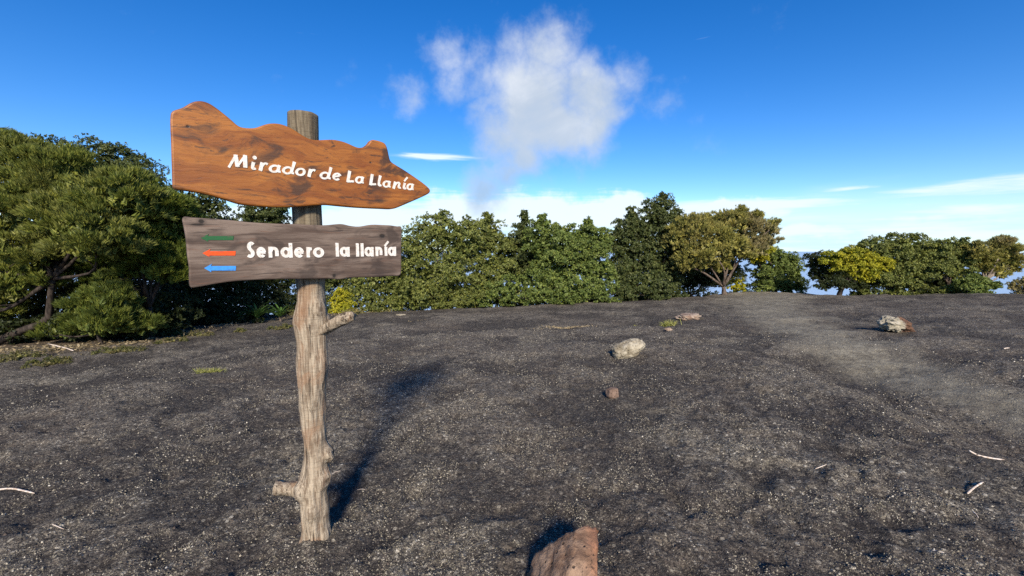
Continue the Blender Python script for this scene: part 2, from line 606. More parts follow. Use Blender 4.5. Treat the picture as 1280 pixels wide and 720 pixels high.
# ------------------------------------------------------------------ ground sheet
def build_ground():
    a1 = np.radians(np.arange(-57, 57.01, 0.24))
    a2 = np.radians(np.arange(60, 301, 3.0))
    th = np.concatenate([a1, a2])
    r = [0.35]
    while r[-1] < 42:
        r.append(r[-1] * (1.0085 if r[-1] > 1.3 else 1.06))
    while r[-1] < 700:
        r.append(r[-1] * 1.07)
    r = np.array(r)
    n, m = len(th), len(r)
    T, R = np.meshgrid(th, r)
    X, Y = R * np.sin(T), R * np.cos(T)
    Z = H(X, Y)
    V = np.stack([X, Y, Z], -1).reshape(-1, 3)
    V = np.vstack([V, [[0, 0, float(H(0.0, 0.0))]]])
    i = np.arange(m - 1)[:, None] * n
    j = np.arange(n)[None, :]
    k = (j + 1) % n
    Q = np.stack([i + j, i + n + j, i + n + k, i + k], -1).reshape(-1, 4)[:, ::-1]
    jj = np.arange(n)
    kk = (jj + 1) % n
    tri = np.stack([np.full(n, m * n), kk, jj, jj], -1)
    me = fast_mesh('ground', V, Q[:, ::-1][:, ::-1], True)
    x, y = V[:, 0], V[:, 1]
    pa = me.attributes.new('path', 'FLOAT', 'POINT')
    pa.data.foreach_set('value', path_mask(x, y).astype(np.float32))
    # leaf litter below the trees on the left and along the edge of the wood
    az = np.arctan2(x, y)
    px = 640 + F * np.tan(np.clip(az, -1.3, 1.3))
    line = np.interp(px, [-400, 0, 100, 200, 260, 330, 480, 800], [8.6, 9.6, 10.2, 11.1, 13.3, 15.4, 17.9, 21.5])
    nn = fbm(x * 0.9, y * 0.9, 7.7, 4) * 0.9
    L = sstep(y + nn, line - 0.9, line + 0.5) * (px < 900) * (y > 0)
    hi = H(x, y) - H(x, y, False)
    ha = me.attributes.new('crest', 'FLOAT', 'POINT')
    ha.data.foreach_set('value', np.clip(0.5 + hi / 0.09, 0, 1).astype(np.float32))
    la = me.attributes.new('litter', 'FLOAT', 'POINT')
    la.data.foreach_set('value', L.astype(np.float32))
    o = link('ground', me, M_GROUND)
    return tag(o, 'dark volcanic ash ground with footprints and a paler trodden path', None, None, 'structure')


build_ground()


def build_sea():
    m, n = new_mat('sea_haze_tint')
    g = n.node('ShaderNodeTexCoord').outputs['Object']
    p = finish(n, (0.38, 0.52, 0.66), 0.5, 0.5)  # distant haze is painted into this pale diffuse colour
    th = np.radians(np.arange(0, 360, 5.0))
    r = np.array([120, 400, 1200, 3500, 9000.0])
    T, R = np.meshgrid(th, r)
    V = np.stack([R * np.sin(T), R * np.cos(T), np.full_like(R, -75.0)], -1).reshape(-1, 3)
    k = len(th)
    Q = [(i * k + j, i * k + (j + 1) % k, (i + 1) * k + (j + 1) % k, (i + 1) * k + j) for i in range(len(r) - 1) for j in range(k)]
    Q = np.array(Q)[:, ::-1]
    o = link('sea', fast_mesh('sea', V, Q), m)
    tag(o, 'blue sea with haze painted in, far below the ridge', None, None, 'structure')


build_sea()


# ------------------------------------------------------------------ gravel
def build_grains(name, n, rmin, rmax, smin, smax, mat, label, seed, clumpy):
    g = np.random.RandomState(seed)
    r = np.exp(g.uniform(math.log(rmin), math.log(rmax), n * 3))
    a = np.radians(g.uniform(-54, 54, n * 3))
    x, y = r * np.sin(a), r * np.cos(a)
    keep = path_mask(x, y) < g.rand(len(x)) * 1.4
    if clumpy:
        c = fbm(x * 3.1, y * 3.1, 11.0, 3)
        keep &= sstep(c, -0.35, 0.6) > g.rand(len(x))
    x, y, r = x[keep][:n], y[keep][:n], r[keep][:n]
    n = len(x)
    s = smin + (smax - smin) * g.rand(n) ** 3
    s = s * (0.75 + 0.14 * r)
    z = H(x, y) + s * 0.25
    # a squashed octahedron, jittered
    base = np.array([[1, 0, -.3], [0, 1, -.3], [-1, 0, -.3], [0, -1, -.3], [0, 0, 0.75]], float)
    ang = g.uniform(0, 6.283, n)
    ca, sa = np.cos(ang), np.sin(ang)
    B = base[None] * g.uniform(0.55, 1.35, (n, 5, 1)) + g.uniform(-0.25, 0.25, (n, 5, 3))
    X = B[..., 0] * ca[:, None] - B[..., 1] * sa[:, None]
    Yy = B[..., 0] * sa[:, None] + B[..., 1] * ca[:, None]
    V = np.stack([x[:, None] + X * s[:, None], y[:, None] + Yy * s[:, None] * 0.8, z[:, None] + B[..., 2] * s[:, None]], -1).reshape(-1, 3)
    fc = np.array([[0, 1, 4], [1, 2, 4], [2, 3, 4], [3, 0, 4]])      # seated in the ash, so no underside
    Fc = (fc[None] + (np.arange(n) * 5)[:, None, None]).reshape(-1, 3)
    o = link(name, fast_mesh(name, V, Fc), mat)
    tag(o, label, None, None, 'stuff')


build_grains('cinder_gravel', 46000, 1.5, 8.0, 0.0028, 0.009, M_CINDER, 'loose dark cinder gravel strewn over the ash', 3, False)
build_grains('pale_grit', 50000, 1.5, 11.0, 0.0024, 0.0070, M_GRIT, 'pale grit and dry moss flecks strewn over the ash', 4, True)


# ------------------------------------------------------------------ foliage
def norm(a):
    return a / (np.linalg.norm(a, axis=-1, keepdims=True) + 1e-9)


def rand_dir(g, n):
    return norm(g.normal(size=(n, 3)))


def leaf_cloud(blobs, count, L, Wd, style, g, k=7, sub=0.34, spread=0.55, up=0.45, shell=0.72, under=False, dens=1.0):
    """leaf faces gathered in tufts, tufts in clumps, clumps over the blobs. blobs: (centre, radii, weight)"""
    area = np.array([np.mean(b[1]) ** 2 * b[2] for b in blobs])
    area = area / area.sum()
    P, A, CO = [], [], []
    for (c, r, wt), ar in zip(blobs, area):
        c0 = c
        c, r = np.asarray(c), np.asarray(r)
        nt = max(6, int(1.2 * count * ar / k))
        nc = int(np.clip(dens * (7 + 24 * np.mean(r)), 9, 60))
        cd_ = rand_dir(g, nc)
        if not under:
            cd_[:, 2] = np.where(cd_[:, 2] < -0.55, -cd_[:, 2], cd_[:, 2])
        rad = g.uniform(shell, 1.04, nc)[:, None]
        cc = c + cd_ * r * rad
        cr = np.mean(r) * sub * g.uniform(0.6, 1.4, nc)
        idx = g.randint(0, nc, nt)
        dd = rand_dir(g, nt)
        dd[:, 2] = np.abs(dd[:, 2]) * 0.9 - 0.15
        rr = g.uniform(0.35, 1.0, nt) ** 0.6
        p = cc[idx] + dd * (cr[idx] * rr)[:, None]
        ax = norm(cd_[idx] * 0.7 + dd * 0.7 + np.array([0, 0, up]) + 0.35 * rand_dir(g, nt))
        core = g.rand(nt) < 0.17
        p[core] = c + rand_dir(g, core.sum()) * r * g.uniform(0.2, 0.8, (core.sum(), 1))
        deep = np.zeros(nt, bool)
        for (c2, r2, _) in blobs:
            if c2 is not c0:
                deep |= (((p - c2) / r2) ** 2).sum(1) < 0.42
        kp = ~deep | (g.rand(nt) < 0.22)
        P.append(p[kp])
        A.append(ax[kp])
        CO.append(core[kp])
    P = np.vstack(P)
    A = np.vstack(A)
    C = np.repeat(np.concatenate(CO), k, 0)
    P = np.repeat(P, k, 0)
    A = np.repeat(A, k, 0)
    n = len(P)
    if style == 'needle':
        dr = norm(A + spread * rand_dir(g, n))
        side = norm(np.cross(dr, rand_dir(g, n)))
    else:                      # broad leaves turn their faces outward and up, to the light
        nr = norm(A + 0.85 * rand_dir(g, n))
        dr = norm(np.cross(nr, rand_dir(g, n)) + 0.35 * A)
        side = norm(np.cross(nr, dr))
    if style != 'needle':
        L, Wd = L * 0.76, Wd * 0.76
    l = L * g.uniform(0.6, 1.25, n)[:, None]
    wd = Wd * g.uniform(0.7, 1.3, n)[:, None]
    wd[C] *= 2.7 if style == 'broad' else 3.0
    l[C] *= 1.5
    P = P + 0.3 * L * rand_dir(g, n)
    if style == 'needle':
        V = np.stack([P - side * wd * 0.5, P + side * wd * 0.5, P + dr * l], 1).reshape(-1, 3)
        Fc = np.arange(n * 3).reshape(n, 3)
    else:
        nrm = np.cross(dr, side)
        mid = P + dr * l * 0.5
        V = np.stack([P, mid + side * wd * 0.5 + nrm * wd * 0.12, P + dr * l, mid - side * wd * 0.5 + nrm * wd * 0.12], 1).reshape(-1, 3)
        Fc = np.arange(n * 4).reshape(n, 4)
    return V, Fc


def pxblob(b, D):
    """(px, py, rx, ry[, depth offset, weight]) -> centre, radii, weight"""
    px, py, rx, ry = b[:4]
    off = b[4] if len(b) > 4 else 0.0
    wt = b[5] if len(b) > 5 else 1.0
    d_ = D + off
    c = at(px, py, d_)
    k = d_ / F
    return (c, (rx * k, 0.5 * (rx + ry) * k, ry * k), wt)


_cpx = [p for p, _ in _sil]
_cD = [flat_D(p, y) for p, y in _sil]


def crest_D(px, D):
    """trees along the brow of the ridge stand just where it starts to fall away"""
    if px < 400:
        return D
    ref = np.interp(px, [400, 450, 600, 760, 800, 900, 980, 1050, 1280], [17, 17.5, 18.8, 19.8, 21.3, 22.8, 24.5, 19.4, 20.0])
    return float(np.interp(px, _cpx, _cD) + 0.15 + max(-0.6, (D - ref)) * 0.55)


def proj_y(p):
    y_, z_ = p[1], p[2] - CAMZ
    dep = y_ * math.cos(PITCH) - z_ * math.sin(PITCH)
    upc = y_ * math.sin(PITCH) + z_ * math.cos(PITCH)
    return 360 - F * upc / dep


def tree(name, label, cat, base_px, D, blobs, count, L, Wd, mat, style='broad', seed=1, trunk_r=0.07, bark=None, group=None,
         k=7, sub=0.34, spread=0.55, up=0.45, stems=1, limb_via=None, extra=(), twigs=True, fork=0.35, shell=0.72, skirt=None, limbs=None):
    g = np.random.RandomState(seed)
    bark = bark or M_BARK
    D = crest_D(base_px, D) + {'olive_heath_tree': -1.7, 'dark_evergreen_tree': 1.2}.get(name, 0)
    bx = (base_px - 640) / F * D
    base = np.array([bx, D, float(H(bx, D, False))])
    root = empty(name, base, label=label, cat=cat, group=group)
    skirt = (style == 'broad') if skirt is None else skirt
    if skirt:
        gy = proj_y(base)
        x0_, x1_ = min(b[0] - .7 * b[2] for b in blobs), max(b[0] + .7 * b[2] for b in blobs)
        nb = max(1, int((x1_ - x0_) / 28))
        blobs = list(blobs) + [(x0_ + (x1_ - x0_) * (i + .5) / nb, gy - 7, 17, 11, -.2) for i in range(nb)]
    B = [pxblob(b, D) for b in blobs]
    V, Fc = leaf_cloud(B, count, L, Wd, style, g, k, sub, spread, up, shell, skirt)
    floor_ = H(V[:, 0], V[:, 1], False)
    kk_ = 3 if style == 'needle' else 4
    ok = (V[:, 2] > floor_ - 0.03).reshape(-1, kk_).all(1)
    V = V.reshape(-1, kk_, 3)[ok].reshape(-1, 3)
    Fc = np.arange(len(V)).reshape(-1, kk_)
    link('crown', fast_mesh('crown', V - base, Fc), mat, root)
    for (bl2, cnt2, mat2) in extra:
        B2 = [pxblob(b, D) for b in bl2]
        V, Fc = leaf_cloud(B2, cnt2, L, Wd, style, g, k, sub, spread, up, shell)
        link('foliage', fast_mesh('foliage', V - base, Fc), mat2, root)
        B = B + B2
    # trunk and limbs
    cen = np.mean([b[0] for b in B], 0)
    zlow = min(b[0][2] - b[1][2] for b in B)
    hgt = max(0.3, (cen[2] - base[2]))
    forkp = base + (cen - base) * fork + np.array([g.uniform(-.1, .1), g.uniform(-.1, .1), 0]) * hgt
    mb = MB()
    tp = limb_via if limb_via else [(0, 0, -0.25), tuple((forkp - base) * 0.5 + g.uniform(-.06, .06, 3) * hgt), tuple(forkp - base)]
    cp = curve_pts(tp, 9)
    mb.tube(cp, list(np.linspace(trunk_r * 1.25, trunk_r * 0.75, 9)), 9, 0.25, seed)
    mb.build('trunk', bark, root)
    fp = np.array(cp[-1])
    for i, b in enumerate(B):
        if limbs and i % max(1, len(B) // limbs):
            continue
        e = b[0] - base
        st = fp if stems == 1 else np.array([g.uniform(-.12, .12), g.uniform(-.08, .08), -0.1])
        mid = st + (e - st) * 0.5 + g.uniform(-.12, .12, 3) * np.linalg.norm(e - st) - np.array([0, 0, 0.05])
        q = MB()
        r0 = trunk_r * g.uniform(0.45, 0.7)
        cpl = curve_pts([st, mid, e], 8)
        q.tube(cpl, list(np.linspace(r0, r0 * 0.3, 8)), 6, 0.2, seed + i)
        if twigs:
            for j in range(5):
                s0 = cpl[3 + j % 5]
                dv = rand_dir(g, 1)[0] * np.array(b[1]) * (0.9 if j < 3 else 1.18)
                dv[2] = abs(dv[2]) * 0.8
                q.tube([s0, s0 + dv * 0.5 + g.uniform(-.05, .05, 3), s0 + dv], [r0 * 0.3, r0 * 0.2, r0 * 0.06], 4, 0, 0, False)
        q.build('limb', bark, root)
    return root


# ---- the dense wood on the left
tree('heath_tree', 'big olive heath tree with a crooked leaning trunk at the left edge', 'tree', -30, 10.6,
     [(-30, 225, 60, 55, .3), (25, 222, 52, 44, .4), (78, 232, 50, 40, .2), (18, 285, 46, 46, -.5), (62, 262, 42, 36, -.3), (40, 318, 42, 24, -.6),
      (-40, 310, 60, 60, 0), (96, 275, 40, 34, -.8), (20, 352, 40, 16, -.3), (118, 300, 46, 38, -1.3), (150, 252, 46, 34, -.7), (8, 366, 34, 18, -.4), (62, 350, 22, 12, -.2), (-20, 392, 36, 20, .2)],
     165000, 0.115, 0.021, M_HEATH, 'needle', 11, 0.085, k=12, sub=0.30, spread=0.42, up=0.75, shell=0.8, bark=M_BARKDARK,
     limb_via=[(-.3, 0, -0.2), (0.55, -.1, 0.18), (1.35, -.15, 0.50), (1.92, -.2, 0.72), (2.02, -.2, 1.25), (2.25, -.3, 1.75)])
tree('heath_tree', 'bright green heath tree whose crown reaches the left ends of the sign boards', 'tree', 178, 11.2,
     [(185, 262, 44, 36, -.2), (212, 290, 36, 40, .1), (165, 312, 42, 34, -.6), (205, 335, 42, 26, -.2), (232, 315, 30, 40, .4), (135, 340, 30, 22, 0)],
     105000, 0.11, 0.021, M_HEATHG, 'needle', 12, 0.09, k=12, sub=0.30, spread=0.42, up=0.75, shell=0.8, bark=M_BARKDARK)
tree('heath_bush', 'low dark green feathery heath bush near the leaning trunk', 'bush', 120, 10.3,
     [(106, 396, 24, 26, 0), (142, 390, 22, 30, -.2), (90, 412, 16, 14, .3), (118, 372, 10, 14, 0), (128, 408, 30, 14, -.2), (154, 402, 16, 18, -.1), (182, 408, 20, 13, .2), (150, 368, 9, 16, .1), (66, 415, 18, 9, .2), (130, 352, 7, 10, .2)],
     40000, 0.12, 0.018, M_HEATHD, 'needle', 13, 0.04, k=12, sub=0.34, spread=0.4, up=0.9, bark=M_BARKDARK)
tree('laurel_tree', 'tall airy laurel with small dark leaves rising behind the heath trees', 'tree', 120, 13.4,
     [(85, 197, 26, 18, 0), (128, 203, 30, 24, 0), (165, 213, 30, 24, .3), (105, 225, 40, 26, 0), (188, 232, 20, 18, 0), (40, 196, 38, 20, .4), (145, 240, 46, 24, .2),
      (0, 188, 34, 22, .3), (195, 252, 30, 20, 0)],
     42000, 0.085, 0.05, M_BAY, 'broad', 14, skirt=False, trunk_r=0.11, k=8, sub=0.42, fork=0.55, spread=0.9, shell=0.55)
tree('laurel_tree', 'laurel top showing between the two sign boards left of the post', 'tree', 330, 16.5,
     [(322, 268, 24, 14, 0), (340, 285, 26, 22, .3), (305, 300, 30, 24, 0), (335, 330, 40, 30, 0), (350, 262, 12, 10, 0)],
     24000, 0.10, 0.06, M_BAY, 'broad', 15, skirt=False, trunk_r=0.07, bark=M_BARKPALE, k=8, sub=0.42, spread=0.9, shell=0.55)
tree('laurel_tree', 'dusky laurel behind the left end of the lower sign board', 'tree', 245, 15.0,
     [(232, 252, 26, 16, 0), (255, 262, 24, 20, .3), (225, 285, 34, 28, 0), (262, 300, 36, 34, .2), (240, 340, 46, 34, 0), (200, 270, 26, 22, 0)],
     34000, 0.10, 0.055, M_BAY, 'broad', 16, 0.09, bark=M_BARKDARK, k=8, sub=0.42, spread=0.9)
tree('evergreen_bush', 'bush with shade painted into its leaves below the left end of the lower board', 'bush', 262, 14.4,
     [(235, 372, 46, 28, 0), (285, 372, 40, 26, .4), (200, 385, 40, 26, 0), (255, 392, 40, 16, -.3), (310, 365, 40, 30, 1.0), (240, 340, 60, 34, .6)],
     40000, 0.10, 0.055, M_BAYSHADE, 'broad', 17, 0.05, k=8, sub=0.42)
tree('evergreen_bush', 'leafy bush with painted-in shade at the back of the wood left of the leaning trunk', 'bush', 20, 11.8,
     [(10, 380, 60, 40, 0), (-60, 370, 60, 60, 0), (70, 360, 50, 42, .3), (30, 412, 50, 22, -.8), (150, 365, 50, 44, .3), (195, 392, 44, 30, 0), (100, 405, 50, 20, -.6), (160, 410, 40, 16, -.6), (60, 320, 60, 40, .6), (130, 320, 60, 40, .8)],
     74000, 0.10, 0.055, M_BAYSHADE, 'broad', 18, 0.05, k=8, sub=0.42)
tree('evergreen_tree', 'mid green tree behind the post below the lower board', 'tree', 372, 17.2,
     [(365, 345, 34, 26, 0), (395, 352, 30, 26, .5), (350, 372, 36, 24, 0), (392, 376, 26, 20, .3), (300, 355, 34, 26, .6)],
     26000, 0.11, 0.06, M_BAY, 'broad', 19, 0.06, bark=M_BARKPALE, k=8, sub=0.42)
tree('evergreen_tree', 'small grey green tree just right of the post below the lower board', 'tree', 452, 18.3,
     [(448, 352, 24, 16, 0), (466, 356, 22, 18, .2), (440, 368, 22, 16, 0), (462, 374, 18, 12, 0), (420, 350, 22, 18, .5)],
     15000, 0.11, 0.055, M_MID, 'broad', 20, 0.05, k=8, sub=0.42)

# ---- the row in the middle
GRP = None
tree('evergreen_tree', 'rounded evergreen tree touching the right ends of both sign boards', 'tree', 545, 19.0,
     [(548, 290, 32, 24, 0), (520, 315, 36, 26, -.2), (575, 310, 30, 26, 0), (540, 340, 44, 26, -.4), (500, 345, 30, 28, 0), (515, 368, 34, 18, -.5), (565, 352, 32, 24, -.3), (552, 272, 11, 8, 0), (585, 290, 20, 16, .3)],
     56000, 0.12, 0.06, M_MID, 'broad', 31, 0.09, k=8, sub=0.36)
tree('evergreen_tree', 'evergreen tree with a small spire, second in the middle row', 'tree', 612, 20.6,
     [(610, 292, 20, 18, 0), (610, 274, 6, 9, 0), (600, 315, 26, 24, -.1), (622, 330, 28, 24, 0), (605, 352, 30, 24, -.3), (628, 310, 18, 16, .2)],
     32000, 0.12, 0.06, M_MID, 'broad', 32, 0.07, k=8, sub=0.36)
tree('evergreen_tree', 'evergreen tree with the sharpest thin spire, middle of the row', 'tree', 660, 21.6,
     [(656, 274, 6, 11, 0), (655, 294, 13, 14, 0), (648, 312, 22, 20, 0), (668, 320, 22, 20, 0), (652, 338, 28, 18, .2)],
     26000, 0.12, 0.06, M_BAY, 'broad', 33, 0.06, k=8, sub=0.38)
tree('evergreen_tree', 'fresh green evergreen tree with a broad double top, fourth in the row', 'tree', 700, 19.8,
     [(680, 290, 20, 16, 0), (702, 296, 20, 18, 0), (690, 316, 32, 24, -.2), (715, 325, 26, 24, 0), (678, 276, 8, 8, 0), (695, 345, 34, 18, 0), (668, 305, 14, 14, 0)],
     36000, 0.12, 0.06, M_MIDG, 'broad', 34, 0.07, k=8, sub=0.36)
tree('evergreen_tree', 'yellowish conical evergreen tree at the right end of the middle row', 'tree', 740, 20.2,
     [(738, 292, 13, 14, 0), (752, 302, 14, 16, .1), (738, 316, 24, 20, -.1), (745, 338, 28, 22, -.2), (735, 280, 6, 8, 0), (722, 300, 12, 14, 0)],
     26000, 0.12, 0.06, M_MIDG, 'broad', 35, 0.06, k=8, sub=0.36)
tree('evergreen_bush', 'wide low fresh green bush in front of the middle row of trees', 'bush', 680, 19.0,
     [(640, 362, 34, 16, 0), (680, 356, 34, 20, 0), (718, 358, 34, 20, 0), (750, 366, 26, 12, 0), (610, 368, 26, 13, 0), (700, 370, 36, 10, -.3)],
     36000, 0.115, 0.055, M_MIDG, 'broad', 36, 0.05, k=8, sub=0.36)
tree('evergreen_bush', 'low olive bush at the foot of the rounded evergreen tree', 'bush', 540, 18.5,
     [(520, 372, 28, 12, 0), (555, 370, 30, 13, 0), (585, 370, 24, 11, 0), (490, 368, 18, 14, .2)],
     17000, 0.11, 0.055, M_MID, 'broad', 37, 0.04, k=8, sub=0.36)

# ---- the group by the path
tree('dark_evergreen_tree', 'tall dark evergreen tree, highest of the group beside the path', 'tree', 820, 22.3,
     [(823, 262, 18, 18, 0), (835, 274, 16, 16, .2), (812, 285, 22, 20, 0), (832, 300, 28, 22, 0), (815, 325, 32, 24, 0), (842, 330, 26, 24, .2), (826, 248, 8, 6, 0)],
     36000, 0.13, 0.065, M_BAY, 'broad', 41, 0.09, k=8, sub=0.38)
tree('dark_evergreen_tree', 'narrow dark evergreen tree left of the tallest one by the path', 'tree', 786, 21.8,
     [(789, 270, 9, 12, 0), (786, 288, 18, 16, 0), (776, 308, 18, 20, 0), (795, 312, 20, 22, 0), (782, 338, 26, 22, -.1), (768, 296, 10, 12, 0)],
     28000, 0.125, 0.065, M_BAY, 'broad', 42, 0.07, k=8, sub=0.38)
tree('evergreen_bush', 'dark green bush at the foot of the tall dark evergreens', 'bush', 812, 21.3,
     [(795, 358, 18, 12, 0), (815, 354, 20, 14, 0), (835, 360, 14, 9, 0), (775, 364, 14, 8, 0)],
     16000, 0.115, 0.055, M_BAY, 'broad', 43, 0.04, k=8, sub=0.38)
tree('olive_heath_tree', 'wide olive and brown heath tree with pale forked stems beside the path', 'tree', 908, 20.9,
     [(862, 292, 24, 18, -.3), (888, 304, 24, 20, -.5), (868, 318, 20, 16, -.6), (875, 280, 16, 12, 0), (893, 318, 16, 12, -.6), (878, 330, 16, 10, -.3), (848, 303, 16, 13, -.3), (846, 286, 12, 10, -.2), (856, 332, 14, 13, -.3), (902, 334, 12, 9, .1), (925, 266, 8, 8, 0), (946, 274, 8, 10, 0), (966, 284, 8, 9, .1), (888, 276, 9, 10, 0)],
     38000, 0.12, 0.034, M_OLIVE, 'needle', 44, skirt=False, trunk_r=0.10, bark=M_BARK, k=10, sub=0.40, up=0.55, stems=1, fork=0.16, limbs=5, twigs=False,
     extra=[([(912, 282, 24, 15, 0), (905, 308, 22, 16, -.4), (922, 316, 20, 14, -.3)], 20000, M_OLIVE),
            ([(935, 290, 24, 18, .2), (955, 300, 18, 16, .2), (938, 312, 20, 14, 0), (918, 276, 20, 10, .3)], 17000, M_DRY)])
tree('dark_evergreen_tree', 'tree with painted-in shade filling the gap behind the olive heath tree', 'tree', 862, 24.5,
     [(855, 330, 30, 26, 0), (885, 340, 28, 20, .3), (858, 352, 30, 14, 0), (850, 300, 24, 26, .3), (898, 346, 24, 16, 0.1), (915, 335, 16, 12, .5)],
     34000, 0.13, 0.07, M_BAYSHADE, 'broad', 45, 0.07, k=8, sub=0.4)
tree('evergreen_bush', 'rounded green bush at the right of the olive heath tree', 'bush', 972, 25.0,
     [(972, 325, 22, 16, 0), (960, 340, 24, 18, 0), (985, 342, 18, 18, 0), (992, 352, 14, 10, 0), (955, 320, 16, 12, 0), (975, 354, 30, 9, 0)],
     30000, 0.125, 0.06, M_MIDG, 'broad', 46, 0.06, k=8, sub=0.36,
     extra=[([(950, 312, 16, 10, -.5), (945, 322, 14, 9, -.5)], 6000, M_YEL)])
tree('evergreen_bush', 'small yellow green bush behind the pale forked stems', 'bush', 922, 23.6,
     [(921, 354, 7, 9, 0), (925, 345, 6, 8, 0)], 3500, 0.10, 0.05, M_YEL, 'broad', 47, 0.03, k=8, sub=0.4)

# ---- right hand side
tree('yellow_shrub', 'flat topped bright yellow green shrub on a trunk darkened for shade by the path', 'shrub', 1051, 19.4,
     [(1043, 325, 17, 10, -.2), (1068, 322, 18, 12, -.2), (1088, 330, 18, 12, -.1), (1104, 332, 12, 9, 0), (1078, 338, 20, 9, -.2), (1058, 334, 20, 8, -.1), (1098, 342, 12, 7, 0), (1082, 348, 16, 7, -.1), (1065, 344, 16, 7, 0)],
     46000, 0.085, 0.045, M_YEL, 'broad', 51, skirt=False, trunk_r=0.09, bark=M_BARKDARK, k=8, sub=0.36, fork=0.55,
     extra=[([(1024, 326, 14, 12, .5), (1020, 342, 10, 14, .5), (1035, 350, 16, 12, .1), (1048, 354, 13, 11, -.15), (1030, 358, 12, 8, 0), (1068, 358, 13, 8, 0), (1038, 342, 18, 12, .5), (1060, 346, 18, 12, .7), (1080, 358, 14, 8, .5), (1062, 352, 16, 11, .5), (1088, 352, 16, 11, .5), (1106, 356, 10, 8, .4)], 30000, M_BAYSHADE)])  # darkened leaves paint in the shade under the yellow crown
tree('evergreen_tree', 'broad dark evergreen tree behind the yellow shrub', 'tree', 1120, 21.5,
     [(1100, 312, 26, 14, 0), (1128, 306, 26, 13, 0), (1150, 318, 24, 17, 0), (1118, 328, 34, 18, 0), (1145, 338, 26, 16, -.2), (1095, 345, 30, 14, -.2), (1075, 318, 18, 10, .3), (1125, 352, 26, 10, -.3)],
     44000, 0.12, 0.06, M_MID, 'broad', 52, 0.09, k=8, sub=0.36)
tree('evergreen_tree', 'olive brown evergreen tree right of the broad dark one', 'tree', 1185, 21.2,
     [(1178, 312, 13, 13, 0), (1172, 328, 20, 17, 0), (1200, 318, 13, 15, .1), (1192, 334, 20, 14, 0), (1202, 304, 7, 7, 0), (1165, 316, 12, 12, .2)],
     28000, 0.12, 0.05, M_MID, 'broad', 53, 0.09, k=8, sub=0.38, fork=0.4)
tree('heath_tree', 'windswept airy brown green tree at the far right edge of the grove', 'tree', 1212, 20.6,
     [(1222, 316, 14, 12, 0), (1252, 312, 15, 12, 0), (1258, 326, 14, 11, 0), (1240, 330, 16, 10, 0), (1228, 334, 18, 10, .2), (1250, 344, 10, 7, 0), (1266, 336, 8, 7, 0)],
     20000, 0.11, 0.034, M_OLIVE, 'needle', 54, 0.07, bark=M_BARKPALE, k=9, sub=0.42, fork=0.45, spread=0.7,
     extra=[([(1254, 304, 12, 6, 0), (1262, 318, 10, 8, 0)], 3500, M_DRY)])
tree('evergreen_bush', 'green bush at the foot of the windswept tree', 'bush', 1225, 20.0,
     [(1220, 354, 16, 9, 0), (1236, 358, 12, 6, 0), (1205, 356, 12, 7, 0)],
     10000, 0.10, 0.05, M_MIDG, 'broad', 55, 0.03, k=8, sub=0.38)
tree('evergreen_bush', 'bush with leaves darkened for shade below the olive brown tree', 'bush', 1165, 21.9,
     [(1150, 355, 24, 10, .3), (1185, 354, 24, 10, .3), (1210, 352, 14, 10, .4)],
     16000, 0.11, 0.06, M_BAYSHADE, 'broad', 56, 0.03, k=8, sub=0.4)
tree('evergreen_bush', 'small dark bush cut by the right edge of the view', 'bush', 1274, 21.0,
     [(1270, 358, 8, 6, 0), (1284, 356, 12, 8, 0), (1300, 352, 16, 14, 0)],
     6000, 0.10, 0.05, M_DRY, 'broad', 57, 0.03, k=8, sub=0.4)
tree('yellow_shrub', 'small upright yellow green shrub right of the sign post', 'shrub', 427, 17.0,
     [(427, 366, 9, 8, 0), (424, 378, 11, 9, 0), (433, 376, 8, 9, 0), (426, 388, 10, 5, 0)],
     9000, 0.085, 0.035, M_YEL, 'broad', 58, 0.03, k=8, sub=0.36)

# ---- low mats and mounds along the edge of the wood
MATG = 'low herb mounds along the edge of the wood'


def mound(px, py, rx, ry, n, mat, label, seed, name='herb_mound', L=0.06, Wd=0.03, lift=0.0):
    g = np.random.RandomState(seed)
    p = ground_hit(px, py)
    if p is None:
        D = flat_D(px, py)
        x = (px - 640) / F * D
        p = np.array([x, D, float(H(x, D))])
    k = p[1] / F
    B = [(np.array([0, 0, ry * k * 0.15]), (rx * k, rx * k * 0.8, ry * k), 1.0)]
    V, Fc = leaf_cloud(B, n, L, Wd, 'broad', g, 7, 0.34, 0.7, 0.6, 0.8)
    V = V[:]
    q = V.reshape(-1, 4, 3)
    keep = q[:, 0, 2] > -0.04
    q = q[keep]
    o = link(name, fast_mesh(name, q.reshape(-1, 3), np.arange(len(q) * 4).reshape(-1, 4)), mat, None, p)
    return tag(o, label, 'ground plant', MATG)


